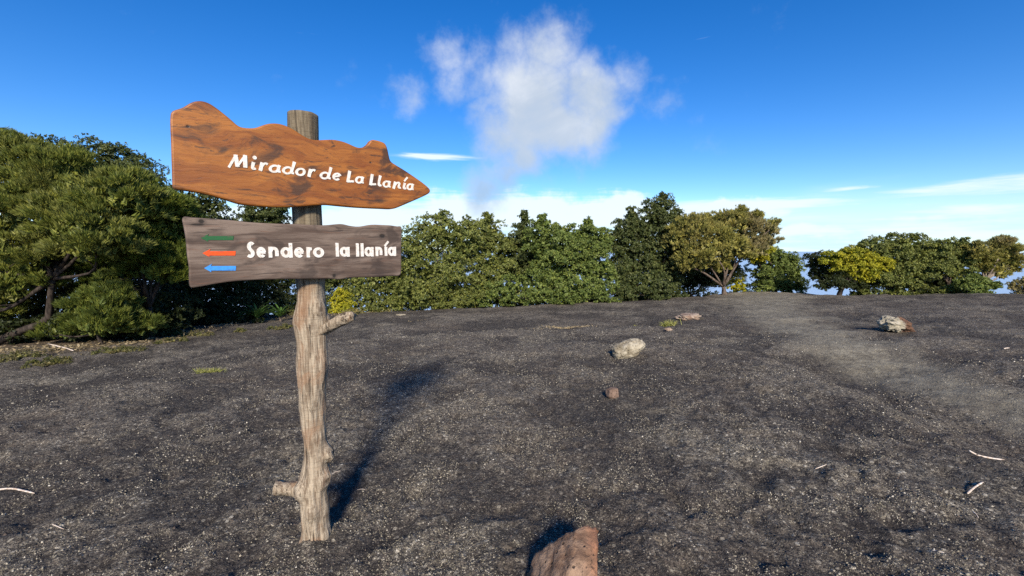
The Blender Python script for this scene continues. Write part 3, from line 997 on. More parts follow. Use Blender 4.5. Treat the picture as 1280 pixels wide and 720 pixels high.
mound(362, 393, 15, 8, 4200, M_MAT, 'rounded green cushion plant left of the sign post', 71)
for i, (px, py, rx, ry, lab) in enumerate([
        (478, 387, 16, 4, 'yellowish mound below the gap in the trees'),
        (515, 384, 20, 7, 'yellowish mound at the foot of the rounded tree'),
        (552, 383, 13, 4, 'small green mound right of the rounded tree'),
        (592, 381, 18, 5, 'long yellowish mound below the second tree of the row'),
        (645, 379, 14, 3, 'flat green mound below the spire tree'),
        (770, 374, 18, 5, 'green mound left of the tall dark evergreens'),
        (440, 392, 14, 5, 'dry mound right of the yellow shrub')]):
    mound(px, py, rx, ry, 2600, M_MAT, lab, 80 + i)
for i, (px, py, rx, ry, lab) in enumerate([
        (14, 449, 30, 7, 'low pale green plant mat at the far left edge'),
        (62, 455, 26, 4, 'straggling green mat beside the leaf litter'),
        (150, 440, 26, 3, 'thin green mat in front of the dark bush'),
        (212, 427, 22, 4, 'bright green mat at the edge of the tree shade'),
        (245, 418, 24, 3, 'dull green mat in the shade below the boards'),
        (352, 410, 16, 3, 'small pale mat left of the sign post'),
        (300, 414, 6, 5, 'little bright green sprout left of the sign post')]):
    mound(px, py, rx, ry * .6, 1500, M_HERB, lab, 90 + i, 'plant_mat', 0.045, 0.02)


def blades(name, label, cat, px, py, n, spread, L, Wd, mat, seed, lean=0.8):
    g = np.random.RandomState(seed)
    p = ground_hit(px, py)
    bx, by = g.normal(0, spread[0], n), g.normal(0, spread[1], n)
    dr = norm(np.stack([g.normal(0, lean, n), g.normal(0, lean, n), np.ones(n)], -1))
    l = L * g.uniform(0.4, 1.2, n)
    side = norm(np.cross(dr, rand_dir(g, n))) * Wd * 0.5
    b = np.stack([bx, by, H(p[0] + bx, p[1] + by) - p[2] - 0.004], -1)
    mid = b + dr * (l * 0.55)[:, None]
    tip = b + dr * l[:, None] * np.array([1.15, 1.15, 0.85])
    V = np.stack([b - side, b + side, mid + side * 0.8, mid - side * 0.8, tip], 1).reshape(-1, 3)
    i0 = np.arange(n)[:, None] * 5
    Fc = np.concatenate([i0 + np.array([[0, 1, 2]]), i0 + np.array([[0, 2, 3]]), i0 + np.array([[3, 2, 4]])])
    o = link(name, fast_mesh(name, V, Fc), mat, None, p)
    return tag(o, label, cat)


blades('grass_tuft', 'spreading pale green grass tuft on bare ash left of the sign post', 'grass tuft', 262, 462, 260, (.10, .05), .11, .008, M_GRASS, 101)
blades('grass_tuft', 'bright yellow green grass tuft behind the oblong pale rock', 'grass tuft', 836, 406, 220, (.09, .06), .20, .013, M_GRASS, 102)
blades('grass_tuft', 'flat dry straw coloured grass mat between post and oblong rock', 'grass tuft', 706, 409, 420, (.32, .07), .07, .014, M_STRAW, 103, 1.6)
blades('grass_tuft', 'tiny green grass tuft left of the bright yellow green tuft', 'grass tuft', 797, 405, 60, (.05, .04), .08, .009, M_GRASS, 104)
blades('grass_tuft', 'tiny dry tuft on the ash in front of the gap in the trees', 'grass tuft', 520, 399, 80, (.12, .04), .05, .012, M_STRAW, 105, 1.6)

# ---- leaf litter under the trees on the left (nobody could count it)
g = np.random.RandomState(120)
n = 3200
px = g.uniform(-40, 470, n)
yy = np.interp(px, [-400, 0, 100, 200, 260, 330, 480, 800], [8.6, 9.5, 10.0, 10.8, 13.0, 15.1, 17.6, 21.5]) + g.normal(0, 0.38, n)
xx = (px - 640) / F * yy
ii = np.arange(n)
dr = norm(np.stack([g.normal(size=n), g.normal(size=n), g.normal(0, .25, n)], -1))
sd2 = norm(np.cross(dr, np.array([0, 0, 1.0]) + 0.4 * rand_dir(g, n)))
l = g.uniform(0.03, 0.13, n)[:, None]
wd = g.uniform(0.012, 0.03, n)[:, None]
b = np.stack([xx, yy, H(xx, yy) + g.uniform(0.004, 0.025, n)], -1)
V = np.stack([b, b + dr * l * .5 + sd2 * wd, b + dr * l, b + dr * l * .5 - sd2 * wd], 1).reshape(-1, 3)
tag(link('leaf_litter', fast_mesh('leaf_litter', V, np.arange(n * 4).reshape(n, 4)), M_STRAW), 'pale dry leaf litter along the foot of the trees on the left', None, None, 'stuff')


# ---- rosette plants with long leaves
def rosette(px, D, label, n, L, seed):
    g = np.random.RandomState(seed)
    x = (px - 640) / F * D
    base = np.array([x, D, float(H(x, D, False))])
    root = empty('rosette_plant', base, label=label, cat='plant', group='green rosette plants at the back of the wood')
    mb = MB()
    mb.tube([(0, 0, -.05), (0.01, 0, .06), (0, .01, .15)], [.05, .045, .04], 7)
    mb.build('stem', M_BARK, root)
    for i in range(n):
        a = 2.4 * i + g.uniform(-.2, .2)
        t = 0.15 + 1.15 * i / n
        ll = L * g.uniform(.75, 1.1)
        hd = np.array([math.cos(a), math.sin(a), 0])
        sdv = np.array([-math.sin(a), math.cos(a), 0])
        pts = []
        p = np.array([0, 0, .13])
        ang = math.pi / 2 - t * 0.62
        rows = []
        for s in range(6):
            wv = [0.022, .030, .034, .030, .020, .004][s]
            rows.append((p.copy(), wv))
            p = p + (hd * math.cos(ang) + np.array([0, 0, math.sin(ang)])) * ll / 5
            ang -= 0.26
        V, Fc = [], []
        for s, (q, wv) in enumerate(rows):
            V += [tuple(q - sdv * wv), tuple(q - np.array([0, 0, .008])), tuple(q + sdv * wv)]
            if s:
                o_ = 3 * s
                Fc += [(o_ - 3, o_ - 2, o_ + 1, o_), (o_ - 2, o_ - 1, o_ + 2, o_ + 1)]
        me = bpy.data.meshes.new('leaf')
        me.from_pydata(V, [], Fc)
        link('leaf', me, M_FERN, root)


rosette(318, 14.0, 'bright green spiky rosette plant left of the sign post', 34, .72, 131)
rosette(347, 14.3, 'second green rosette plant, just left of the sign post', 26, .62, 132)


# ------------------------------------------------------------------ rocks
def mat_rock(name, a, b, c, sc=6.0, pit=0.5, split=None):
    m, n = new_mat(name)
    g = n.node('ShaderNodeTexCoord').outputs['Object']
    n1 = n.noise(g, sc, 6, 0.65, 0.4)
    n2 = n.noise(g, sc * 4, 5, 0.7)
    cc = n.mix(n.rng(n1, 0.38, 0.62), a, b)
    if split:
        sx = n.node('ShaderNodeSeparateXYZ', {0: g}).outputs[0]
        lo, hi, c2 = split
        fac = n.rng(n.math('ADD', sx, n.math('MULTIPLY', n.math('SUBTRACT', n1, 0.5), (hi - lo) * 2.4)), lo, hi)
        cc = n.mix(fac, cc, c2)
    cc = n.mix(n.rng(n2, 0.42, 0.30, 0, 0.85), cc, c)
    v = n.node('ShaderNodeTexVoronoi', {'Vector': g, 'Scale': sc * 3.5})
    pits = n.rng(v.outputs['Distance'], 0.30, 0.10)
    pits = n.math('MULTIPLY', pits, n.math('GREATER_THAN', n.node('ShaderNodeSeparateColor', {0: v.outputs['Color']}).outputs[0], 1 - pit))
    cc = n.mix(n.math('MULTIPLY', pits, 0.8), cc, c)
    h = n.math('SUBTRACT', n.math('ADD', n1, n.math('MULTIPLY', n2, 0.6)), n.math('MULTIPLY', pits, 0.6))
    finish(n, cc, 0.9, 0.25, h, 0.9, 0.02)
    return m


def ico(sub):
    import bmesh
    bm = bmesh.new()
    bmesh.ops.create_icosphere(bm, subdivisions=sub, radius=1)
    V = np.array([v.co[:] for v in bm.verts])
    Fc = np.array([[v.index for v in f.verts] for f in bm.faces])
    bm.free()
    return V, Fc


ICO5 = ico(5)
ICO4 = ico(4)


def jag(V):
    """broken, layered surface"""
    a = fbm(V[:, 0] * 5, V[:, 1] * 2.2 + 3, V[:, 2] * 4, 4, 0.6)
    st_ = np.floor(a * 4) / 4
    nn = V / (np.linalg.norm(V, axis=1, keepdims=True) + 1e-9)
    return V + nn * (0.022 * st_ + 0.025 * a)[:, None]


def rock(name, label, p, size, mat, seed, rot=(0, 0, 0), rough=0.22, planes=(), sink=0.3, fine=5, shape=None, freq=1.3):
    from mathutils import Euler
    V, Fc = ICO5 if fine == 5 else ICO4
    V = V.copy()
    V = V * (1 + rough * fbm(V[:, 0] * freq + seed, V[:, 1] * freq, V[:, 2] * freq, 5, 0.52)[:, None])
    rid = 1 - np.abs(fbm(V[:, 0] * 2.6 + seed, V[:, 1] * 2.6, V[:, 2] * 2.6, 3))
    V = V * (1 - 0.10 * np.clip(rid - 0.75, 0, 1)[:, None] * 3 * rough / .22)
    for (nx, ny, nz, dd) in planes:
        nn = np.array([nx, ny, nz], float)
        nn /= np.linalg.norm(nn)
        ex = np.maximum(0, V @ nn - dd)
        V = V - 0.9 * ex[:, None] * nn
    if shape:
        V = shape(V)
    V = V * np.array(size)
    R = np.array(Euler(rot).to_matrix())
    V = V @ R.T
    o = link(name, fast_mesh(name, V, Fc, True), mat, None, (p[0], p[1], p[2] + size[2] * (1 - 2 * sink)))
    return tag(o, label, 'rock')


M_RK_RED = mat_rock('red_brown_rock', (0.14, 0.082, 0.052), (0.31, 0.205, 0.135), (0.025, 0.018, 0.013), 10.0, 0.35, (0.06, 0.17, (0.33, 0.155, 0.085)))
M_RK_PALE = mat_rock('pale_pitted_rock', (0.20, 0.165, 0.11), (0.41, 0.36, 0.265), (0.06, 0.05, 0.035), 7.0, 0.6)
M_RK_MIX = mat_rock('white_and_brown_rock', (0.25, 0.22, 0.155), (0.38, 0.34, 0.26), (0.03, 0.025, 0.02), 6.0, 0.7, (-0.03, 0.05, (0.12, 0.065, 0.04)))
M_RK_BRN = mat_rock('brown_rock', (0.13, 0.085, 0.06), (0.22, 0.15, 0.11), (0.05, 0.035, 0.03), 12.0, 0.3)
M_RK_TAN = mat_rock('tan_brown_rock', (0.20, 0.13, 0.09), (0.36, 0.28, 0.21), (0.06, 0.04, 0.03), 8.0, 0.3)

p = ground_hit(706, 738)
rock('boulder', 'large angular red brown rock cut by the bottom edge of the view', p, (0.22, 0.27, 0.20), M_RK_RED, 3.3, (0.18, 0.06, -0.12), 0.20,
     [(1, -.1, .05, .62), (-.80, -.05, .60, .30), (-.1, -.75, .7, .62), (-0.34, -.12, 1, .66), (-.3, .9, .3, .52)], 0.26, 5, jag, 1.6)
p = ground_hit(785, 443)
rock('boulder', 'oblong pale pitted rock lying tilted in the middle of the ash field', p, (0.285, 0.20, 0.155), M_RK_PALE, 8.1, (0.1, -0.34, 0.1), 0.14, [(0, 0, -1, .75)], 0.13)
p = ground_hit(1120, 412)
rock('boulder', 'porous rock white on its left half and brown on its right', p, (0.30, 0.21, 0.165), M_RK_MIX, 5.7, (0, 0.12, 0.1), 0.34, [(0, 0, -1, .7)], 0.14, 5, None, 1.8)
p = ground_hit(861, 397)
rock('flat_stone', 'flat reddish tan stone behind the yellow green grass tuft', p, (0.36, 0.24, 0.12), M_RK_TAN, 9.4, (0, -0.05, 0.3), 0.25, [(0, 0, 1, .6)], 0.2)
p = ground_hit(765, 493)
rock('stone', 'small reddish brown stone in front of the oblong pale rock', p, (0.085, 0.075, 0.075), M_RK_BRN, 12.2, (0, 0, 0.3), 0.22,
     [(1, 0, .1, .72), (-1, 0, .2, .72), (0, 0, 1, .72), (0, -1, .2, .7)], 0.12, 4)
p = ground_hit(836, 414)
rock('stone', 'little pale stone in front of the yellow green grass tuft', p, (0.085, 0.06, 0.04), M_RK_TAN, 14.0, (0, 0, 0.1), 0.22, [], 0.25, 4)
p = ground_hit(501, 393)
rock('stone', 'small pale flat stone near the gap right of the sign post', p, (0.20, 0.12, 0.03), M_RK_PALE, 15.0, (0, 0, 0.2), 0.22, [], 0.3, 4)

# ------------------------------------------------------------------ sticks
m, nn_ = new_mat('bleached_twig')
gg = nn_.node('ShaderNodeTexCoord').outputs['Object']
finish(nn_, nn_.mix(nn_.rng(nn_.noise(gg, 40, 4), .35, .65), (0.42, 0.32, 0.24), (0.70, 0.62, 0.54)), 0.8, 0.2)
M_TWIG = m


def stick(label, pix, r, name='stick', mat=M_TWIG, lift=0.8, fork=None):
    mid_ = pix[len(pix) // 2]
    h0 = ground_hit(*mid_)
    kD = h0[1] ** 2 / (F * CAMZ)
    P = []
    for (qx, qy) in pix:
        D_ = h0[1] + (mid_[1] - qy) * kD
        rr_ = ray(qx, qy)
        P.append(np.array([rr_[0] / rr_[1] * D_, D_, 0.0]))
    P = curve_pts(P, 10)
    P = [np.array([q[0], q[1], float(H(q[0], q[1])) + r * lift]) for q in P]
    zz = np.array([q[2] for q in P])          # a stiff stick bridges the dips
    t_ = np.linspace(0, 1, 10)
    co = np.polyfit(t_, zz, 1)
    fit = np.polyval(co, t_)
    fit = fit + max(0, np.percentile(zz - fit, 92))
    c0 = P[0].copy()
    c0[2] = fit[0]
    cp = [np.array([q[0], q[1], z_]) - c0 for q, z_ in zip(P, fit)]
    mb = MB()
    mb.tube(cp, list(r * np.array([.7, 1, 1.05, .95, 1, 1, .9, .9, .8, .45])), 6, 0.35, len(label))
    if fork is not None:
        f0 = cp[fork]
        dv = (cp[fork] - cp[fork - 2])
        mb.tube([f0, f0 + dv * 0.8 + np.array([0, -.015, .01])], [r * .7, r * .3], 5)
    o = mb.build(name, mat, None, True, c0)
    tag(o, label, 'stick', 'bleached sticks lying on the ash')
    return o


stick('longest pale stick lying level near the right edge', [(1211, 569), (1222, 570), (1240, 569), (1256, 566)], 0.0075)
stick('short slanting pale stick below the long one at the right', [(1209, 618), (1216, 612), (1229, 604)], 0.0065)
stick('tiny curved pale stick below the slanting one', [(1216, 640), (1220, 643), (1223, 647)], 0.0026)
stick('thin straw coloured stick near the bottom right corner', [(1165, 687), (1172, 690), (1180, 693)], 0.0026)
stick('thin pale twig lying alone right of the boulder', [(1019, 588), (1026, 587), (1033, 586)], 0.0026)
stick('bent pale stick at the left edge of the view', [(-8, 610), (14, 609), (28, 612), (43, 616)], 0.0065)
stick('short twig below the bent stick at the left', [(66, 661), (72, 661), (80, 662)], 0.0022)
stick('thin dry twig below the burl at the right of the post foot', [(413, 594), (420, 591), (426, 590)], 0.0018)
stick('tiny pale twig right of the post foot', [(446, 609), (452, 608), (458, 609)], 0.0018)
stick('pale fallen branch on the leaf litter at the left', [(60, 430), (80, 436), (92, 441)], 0.016)
stick('small white chip of wood on the dark ash at the right', [(1255, 435), (1258, 434.6), (1262, 434.6)], 0.009)


# fallen branch leaning in front of the grove on the right
pa_, pb_ = at(1149, 350, 19.6), at(1167, 362.5, 19.3)
mb = MB()
mb.tube(curve_pts([pa_ - pb_, (pa_ - pb_) * .5 + np.array([0, 0, -.03]), (0, 0, -.03)], 7), [.02, .03, .035, .035, .035, .03, .02], 6, .3)
o = mb.build('fallen_branch', M_BARKPALE, None, True, pb_)
tag(o, 'pale fallen branch leaning in front of the dark grove on the right', 'branch')

# ------------------------------------------------------------------ the signpost
foot = ground_hit(396, 668)
D0 = foot[1]


def mat_post():
    m, n = new_mat('weathered_post_wood')
    g = n.node('ShaderNodeTexCoord').outputs['Object']
    z = n.node('ShaderNodeSeparateXYZ', {0: g}).outputs[2]
    gr = n.noise(n.scale(g, (1, 1, 0.06)), 75, 5, 0.65, 0.6)
    blot = n.noise(n.scale(g, (1, 1, 0.5)), 7, 4, 0.6, 0.8)
    rings = n.noise(n.scale(g, (0.35, 0.35, 2.2)), 30, 4, 0.65, 0.4)
    low = n.mix(n.rng(gr, 0.36, 0.64), (0.165, 0.122, 0.083), (0.42, 0.345, 0.25))
    low = n.mix(n.rng(blot, 0.48, 0.66, 0, 0.65), low, (0.26, 0.14, 0.075))
    low = n.mix(n.rng(blot, 0.42, 0.28, 0, 0.6), low, (0.36, 0.31, 0.24))
    low = n.mix(n.rng(rings, 0.55, 0.7, 0, 0.35), low, (0.20, 0.14, 0.10))
    top = n.mix(n.rng(gr, 0.36, 0.64), (0.12, 0.093, 0.062), (0.22, 0.18, 0.12))
    c = n.mix(n.rng(z, 1.35, 1.75), low, top)
    crack = n.rng(n.noise(n.scale(g, (1, 1, 0.035)), 38, 3, 0.5, 0.3), 0.40, 0.33)
    c = n.mix(n.math('MULTIPLY', crack, 0.7), c, (0.07, 0.05, 0.035))
    kn = n.node('ShaderNodeAttribute', attribute_name='knot').outputs['Fac']
    c = n.mix(n.rng(n.math('ADD', kn, n.math('MULTIPLY', n.math('SUBTRACT', gr, 0.5), 0.9)), 0.35, 0.9, 0, 0.75), c, (0.085, 0.055, 0.036))
    h = n.math('ADD', n.math('MULTIPLY', gr, 0.7), n.math('SUBTRACT', n.math('MULTIPLY', rings, 0.4), n.math('MULTIPLY', crack, 0.8)))
    finish(n, c, 0.9, 0.15, h, 1.0, 0.014)
    return m


M_POST = mat_post()
sign = empty('signpost', foot, label='wooden signpost with an orange arrow board above a grey plank board', cat='signpost')


def wplane(px, py):
    return at(px, py, D0)


edges = [(143, 360, 397), (160, 360, 397.5), (200, 361, 398.5), (260, 365, 402), (300, 367, 404), (345, 369, 406.5), (362, 371, 406), (376, 372, 407),
         (388, 370, 409), (400, 369, 409), (412, 370, 408), (430, 371, 408), (454, 371, 409), (480, 372, 409), (502, 373, 408), (525, 375, 407.5), (549, 378, 408),
         (560, 379, 410), (570, 380, 411), (582, 378, 411), (596, 375, 410), (610, 375, 411), (624, 376, 412.5), (640, 377, 414), (655, 378, 415), (666, 377, 416), (674, 375, 417), (684, 374, 418)]
ey = np.array([e[0] for e in edges], float)
rows = np.linspace(143, 684, 150)
cx = np.interp(rows, ey, [(a + b) / 2 for _, a, b in edges])
hw = np.interp(rows, ey, [(b - a) / 2 for _, a, b in edges])
NSEG = 64
PV, PF, KNO = [], [], []
th = np.arange(NSEG) * 2 * math.pi / NSEG
for i, (y_, c_, h_) in enumerate(zip(rows, cx, hw)):
    pc = wplane(c_, y_)
    r_ = h_ * D0 / F / math.sqrt(1 + ((c_ - 640) / F) ** 2)
    rough_ = np.clip((y_ - 330) / 60, 0.12, 1)
    zz = pc[2]
    lump = fbm(np.cos(th) * 1.2, np.sin(th) * 1.2, np.full(NSEG, zz * 3.5), 4, 0.55) * 0.14 * rough_
    flut = vnoise(np.cos(th) * 3.6, np.sin(th) * 3.6, np.full(NSEG, zz * 0.8)) * 0.03 + fbm(np.cos(th) * 9, np.sin(th) * 9, np.full(NSEG, zz * 1.1), 2) * 0.018
    add = np.zeros(NSEG)
    kno = np.zeros(NSEG)
    # knots and burls: (height pixel, angle from the viewer's side, size)
    for (ky, ka, ks, kh) in [(385, 0.55, 10, .20), (568, 1.25, 9, .30), (597, 0.75, 11, .26), (607, -1.25, 10, .30), (632, -0.3, 8, .12), (403, 1.35, 10, .22), (678, -1.2, 9, .15), (590, 1.2, 8, .10), (455, 0.9, 12, .08), (520, -0.6, 14, -.07), (545, 0.4, 9, .10), (425, -0.2, 16, -.05), (650, 0.5, 12, -.07)]:
        view = math.atan2(-pc[1], -pc[0])
        da = np.angle(np.exp(1j * (th - (view + ka))))
        q = (da * h_ / ks) ** 2 + ((y_ - ky) / ks) ** 2
        ring = np.exp(-q * 1.2) - 0.45 * np.exp(-q * 9)
        add += (1.6 if ky < 540 else 2.6) * kh * ring
        kno += np.clip(abs(kh) * 6, 0, 1) * np.exp(-q * 5)
    KNO.append(kno)
    rr = r_ * (1 + lump + flut + add)
    for j in range(NSEG):
        PV.append((pc[0] + rr[j] * math.cos(th[j]) - foot[0], pc[1] + rr[j] * math.sin(th[j]) - foot[1], pc[2] - foot[2]))
for i in range(len(rows) - 1):
    for j in range(NSEG):
        k_ = (j + 1) % NSEG
        PF.append((i * NSEG + j, (i + 1) * NSEG + j, (i + 1) * NSEG + k_, i * NSEG + k_))
# slightly domed cut top
ctop = len(PV)
pc = wplane(cx[0], 141.8)
PV.append((pc[0] - foot[0], pc[1] - foot[1], pc[2] - foot[2] + .004))
for j in range(NSEG):
    PF.append((ctop, j, (j + 1) % NSEG))
me = bpy.data.meshes.new('post')
me.from_pydata(PV, [], PF)
me.polygons.foreach_set('use_smooth', [True] * len(PF))
me.update()
ka_ = me.attributes.new('knot', 'FLOAT', 'POINT')
ka_.data.foreach_set('value', np.append(np.concatenate(KNO), 0).astype(np.float32))
link('post', me, M_POST, sign)


def stub(pix, rads, label=None, yoff=0.0, mat=None):
    P = [wplane(*q) - foot + np.array([0, yoff * (i), 0]) for i, q in enumerate(pix)]
    k = D0 / F
    mb = MB()
    n = 14
    cp = curve_pts(P, n)
    rr = np.interp(np.linspace(0, 1, n), np.linspace(0, 1, len(rads)), rads) * k
    mb.tube(cp, list(rr), 16, 0.55, 3)
    o = mb.build('branch_stub', M_POST, sign)
    if label:
        o['label'] = label


stub([(398, 416), (410, 409), (424, 402), (437, 396), (446, 393)], [9, 8, 6.5, 7.5, 5.5], 'broken pale branch stub pointing right', -0.012)
stub([(384, 613), (370, 609), (358, 606.5), (348, 605)], [11, 9, 8.5, 9], 'short sawn branch stub pointing left', -0.012)
stub([(401, 572), (409, 569), (414, 566)], [8, 7.5, 5.5], 'small burl on the right side', -0.008)

# ---- boards lie in an upright plane turned from the picture
BA = math.radians(40)
BE = np.array([math.cos(BA), math.sin(BA), 0])
BN = np.array([math.sin(BA), -math.cos(BA), 0])        # towards the viewer


def board_frame(px, py, off):
    """origin of a board: in front of the post"""
    return wplane(px, py) + BN * off


def on_board(O, px, py, push=0.0):
    """local (along, up) of a pixel on the board plane through O"""
    r = ray(px, py)
    c = np.array([0, 0, CAMZ])
    O2 = O + BN * push
    t = np.dot(O2 - c, BN) / np.dot(r, BN)
    q = c + r * t - O2
    return np.array([np.dot(q, BE), q[2]])


def resample(pts, n, smooth):
    P = np.array(pts, float)
    if smooth:
        m = len(P)
        out = []
        for i in range(m):
            p0, p1, p2, p3 = P[i - 1], P[i], P[(i + 1) % m], P[(i + 2) % m]
            for t in np.linspace(0, 1, n, endpoint=False):
                # tight Catmull-Rom
                out.append(0.5 * (2 * p1 + (p2 - p0) * t + (2 * p0 - 5 * p1 + 4 * p2 - p3) * t * t + (3 * p1 - p0 - 3 * p2 + p3) * t ** 3))
        return np.array(out)
    return P


def even(P, step=0.009):
    """outline resampled at an even step, corners eased a little"""
    Q = np.vstack([P, P[:1]])
    sl = np.concatenate([[0], np.cumsum(np.linalg.norm(np.diff(Q, axis=0), axis=1))])
    t = np.linspace(0, sl[-1], int(sl[-1] / step), endpoint=False)
    E = np.stack([np.interp(t, sl, Q[:, 0]), np.interp(t, sl, Q[:, 1])], -1)
    return 0.5 * E + 0.25 * (np.roll(E, 1, 0) + np.roll(E, -1, 0))


def slab(name, outline, thick, bev, mat, parent, O, seed, label):
    """outline in board coordinates, front at y=0 local (normal -y), bevelled"""
    n = len(outline)
    area = 0.5 * np.sum(outline[:, 0] * np.roll(outline[:, 1], -1) - np.roll(outline[:, 0], -1) * outline[:, 1])
    if area < 0:
        outline = outline[::-1]
    t = np.roll(outline, -1, 0) - np.roll(outline, 1, 0)
    t = t / (np.linalg.norm(t, axis=1, keepdims=True) + 1e-9)
    nin = np.stack([-t[:, 1], t[:, 0]], -1)

    def ring(inset, y_, j):
        q = outline + nin * inset
        return [(a, y_, b) for a, b in q]
    rings = [ring(bev * 1.15, 0.0, 0), ring(bev * 0.4, bev * 0.35, 0), ring(0, bev, 0), ring(0, thick * .5, 1), ring(0, thick - bev, 0), ring(bev, thick, 0)]
    V = sum(rings, [])
    Fc = [tuple(range(n))]
    for i in range(len(rings) - 1):
        for j in range(n):
            k_ = (j + 1) % n
            Fc.append((i * n + j, (i + 1) * n + j, (i + 1) * n + k_, i * n + k_))
    Fc.append(tuple(reversed(range((len(rings) - 1) * n, len(rings) * n))))
    me = bpy.data.meshes.new(name)
    me.from_pydata(V, [], Fc)
    me.update()
    import bmesh
    bm = bmesh.new()
    bm.from_mesh(me)
    bmesh.ops.recalc_face_normals(bm, faces=bm.faces)
    bm.to_mesh(me)
    bm.free()
    o = link(name, me, mat, parent, O - foot)
    o.rotation_euler = (0, 0, BA)
    o['label'] = label
    return o


def mat_board(name, c_lo, c_hi, c_dark, c_red, rough, coat, knots, dark_amt, wamt=0.16):
    m, n = new_mat(name)
    g = n.node('ShaderNodeTexCoord').outputs['Object']
    warp = n.noise(n.scale(g, (1.2, 1, 2.2)), 2.2, 3, 0.55, out=1)
    wv = n.vmath('SCALE', n.vmath('SUBTRACT', warp, (.5, .5, .5)))
    wv.node.inputs[3].default_value = wamt
    q = n.vmath('ADD', g, wv)
    grain = n.noise(n.scale(q, (0.09, 1, 1.6)), 55, 6, 0.65, 0.3)
    band = n.noise(n.scale(q, (0.22, 1, 1.7)), 9, 5, 0.6, 0.6)
    blot = n.noise(n.scale(q, (0.8, 1, 1.5)), 4.5, 5, 0.6, 1.2)
    streak = n.noise(n.scale(q, (0.05, 1, 1.5)), 160, 3, 0.6)
    c = n.mix(n.rng(band, 0.36, 0.64), c_lo, c_hi)
    c = n.mix(n.rng(grain, 0.56, 0.70, 0, 0.6), c, c_red)
    c = n.mix(n.rng(blot, 0.52, 0.66, 0, dark_amt), c, c_dark)
    c = n.mix(n.rng(n.noise(n.scale(q, (0.035, 1, 1)), 60, 4, 0.6), 0.40, 0.36, 0, 0.7), c, c_dark)
    c = n.mix(n.rng(streak, 0.42, 0.33, 0, 0.5), c, c_dark)
    kh = None
    sx = n.node('ShaderNodeSeparateXYZ', {0: g})
    for (kx, kz, rx, rz) in knots:
        dx = n.math('DIVIDE', n.math('SUBTRACT', sx.outputs[0], kx), rx)
        dz = n.math('DIVIDE', n.math('SUBTRACT', sx.outputs[2], kz), rz)
        dd = n.math('SQRT', n.math('ADD', n.math('MULTIPLY', dx, dx), n.math('MULTIPLY', dz, dz)))
        dd = n.math('ADD', dd, n.math('MULTIPLY', n.math('SUBTRACT', grain, 0.5), 1.2))
        k1 = n.rng(dd, 1.15, 0.55)
        kh = k1 if kh is None else n.math('MAXIMUM', kh, k1)
        c = n.mix(n.rng(dd, 2.4, 0.8, 0, 0.45), c, c_dark)
    if kh is not None:
        c = n.mix(n.math('MULTIPLY', kh, 0.9), c, (0.012, 0.009, 0.007))
    h = n.math('ADD', n.math('MULTIPLY', grain, 0.7), n.math('MULTIPLY', streak, 0.3))
    if kh is not None:
        h = n.math('SUBTRACT', h, kh)
    finish(n, c, rough, 0.4, h, 0.5, 0.004, coat=coat)
    return m


O1 = board_frame(379, 205, 0.135)
O2 = board_frame(386, 312, 0.130)

out1 = [(213.2, 143), (220, 137), (228, 134.5), (240, 127.5), (251, 125.8), (262, 129), (275, 138), (288, 148.5), (297, 156.5), (304, 159.3), (318, 159.8), (328, 156.5), (338, 154),
        (352, 155), (366, 161), (381, 170.5), (391, 174.5), (400, 174.8), (415, 174.3), (424, 175.5), (434, 178.5), (446, 183.8), (453, 184.2), (460, 180), (464, 174.8), (470, 175), (476, 176.5), (482, 179.5), (485, 187), (488, 200), (492, 204),
        (505, 212), (520, 222), (531, 230), (537.5, 236), (538.3, 239), (536, 242), (525, 247.5), (510, 254), (497, 259.5), (490, 261.2), (478, 260.8), (460, 260), (440, 258.8), (420, 257), (409, 256), (395, 256.5), (370, 258.5),
        (345, 259), (320, 257.5), (300, 255), (285, 250.5), (270, 246), (250, 241), (232, 238), (219, 236.5), (215.8, 234), (215, 215), (214, 180)]
ol1 = np.array([on_board(O1, *q) for q in out1])
ol1 = even(resample(ol1, 4, True))


def wl(O, px, py):
    q = on_board(O, px, py)
    return (q[0], q[1])


def knot(O, px, py, rx, rz):
    q = on_board(O, px, py)
    return (q[0], q[1], rx, rz)


M_B1 = mat_board('varnished_orange_wood', (0.205, 0.062, 0.009), (0.33, 0.118, 0.018), (0.045, 0.024, 0.013), (0.14, 0.034, 0.008), 0.5, 0.10,
                 [knot(O1, 235, 158, .008, .006), knot(O1, 463, 203, .006, .004)], 0.85)
M_B2 = mat_board('weathered_grey_brown_plank', (0.074, 0.048, 0.035), (0.185, 0.137, 0.106), (0.036, 0.025, 0.020), (0.150, 0.072, 0.042), 0.8, 0.0,
                 [knot(O2, 478, 295, .018, .013), knot(O2, 247, 281, .030, .006), knot(O2, 252, 277, .012, .012), knot(O2, 418, 345, .010, .012)], 0.7, 0.05)
b1 = slab('arrow_board', ol1, 0.042, 0.007, M_B1, sign, O1, 1, 'varnished orange brown board with a mountain outline and a pointed right end')
out2 = [(228.3, 271), (240, 271.5), (262, 273), (290, 275.3), (310, 277.5), (330, 278.8), (350, 279.6), (370, 280), (385, 280.8), (400, 281.5), (410, 281.2), (420, 280.2), (428, 280), (438, 282.3), (447, 283.2), (455, 282.5),
        (465, 280.8), (476, 281), (488, 281.6), (497, 283), (502.4, 283.8), (502.3, 300), (502, 325), (501, 343.5), (490, 345), (470, 346.5), (452, 346.8), (435, 347.5), (425, 349.5), (410, 348.5), (390, 348.8), (368, 349), (345, 349.2),
        (320, 350), (295, 351.5), (275, 354), (258, 357), (245, 359.2), (238, 359.5), (236.5, 350), (236.5, 335), (234, 318), (232.5, 300), (230, 284)]
ol2 = np.array([on_board(O2, *q) for q in out2])
ol2 = even(resample(ol2, 4, True))
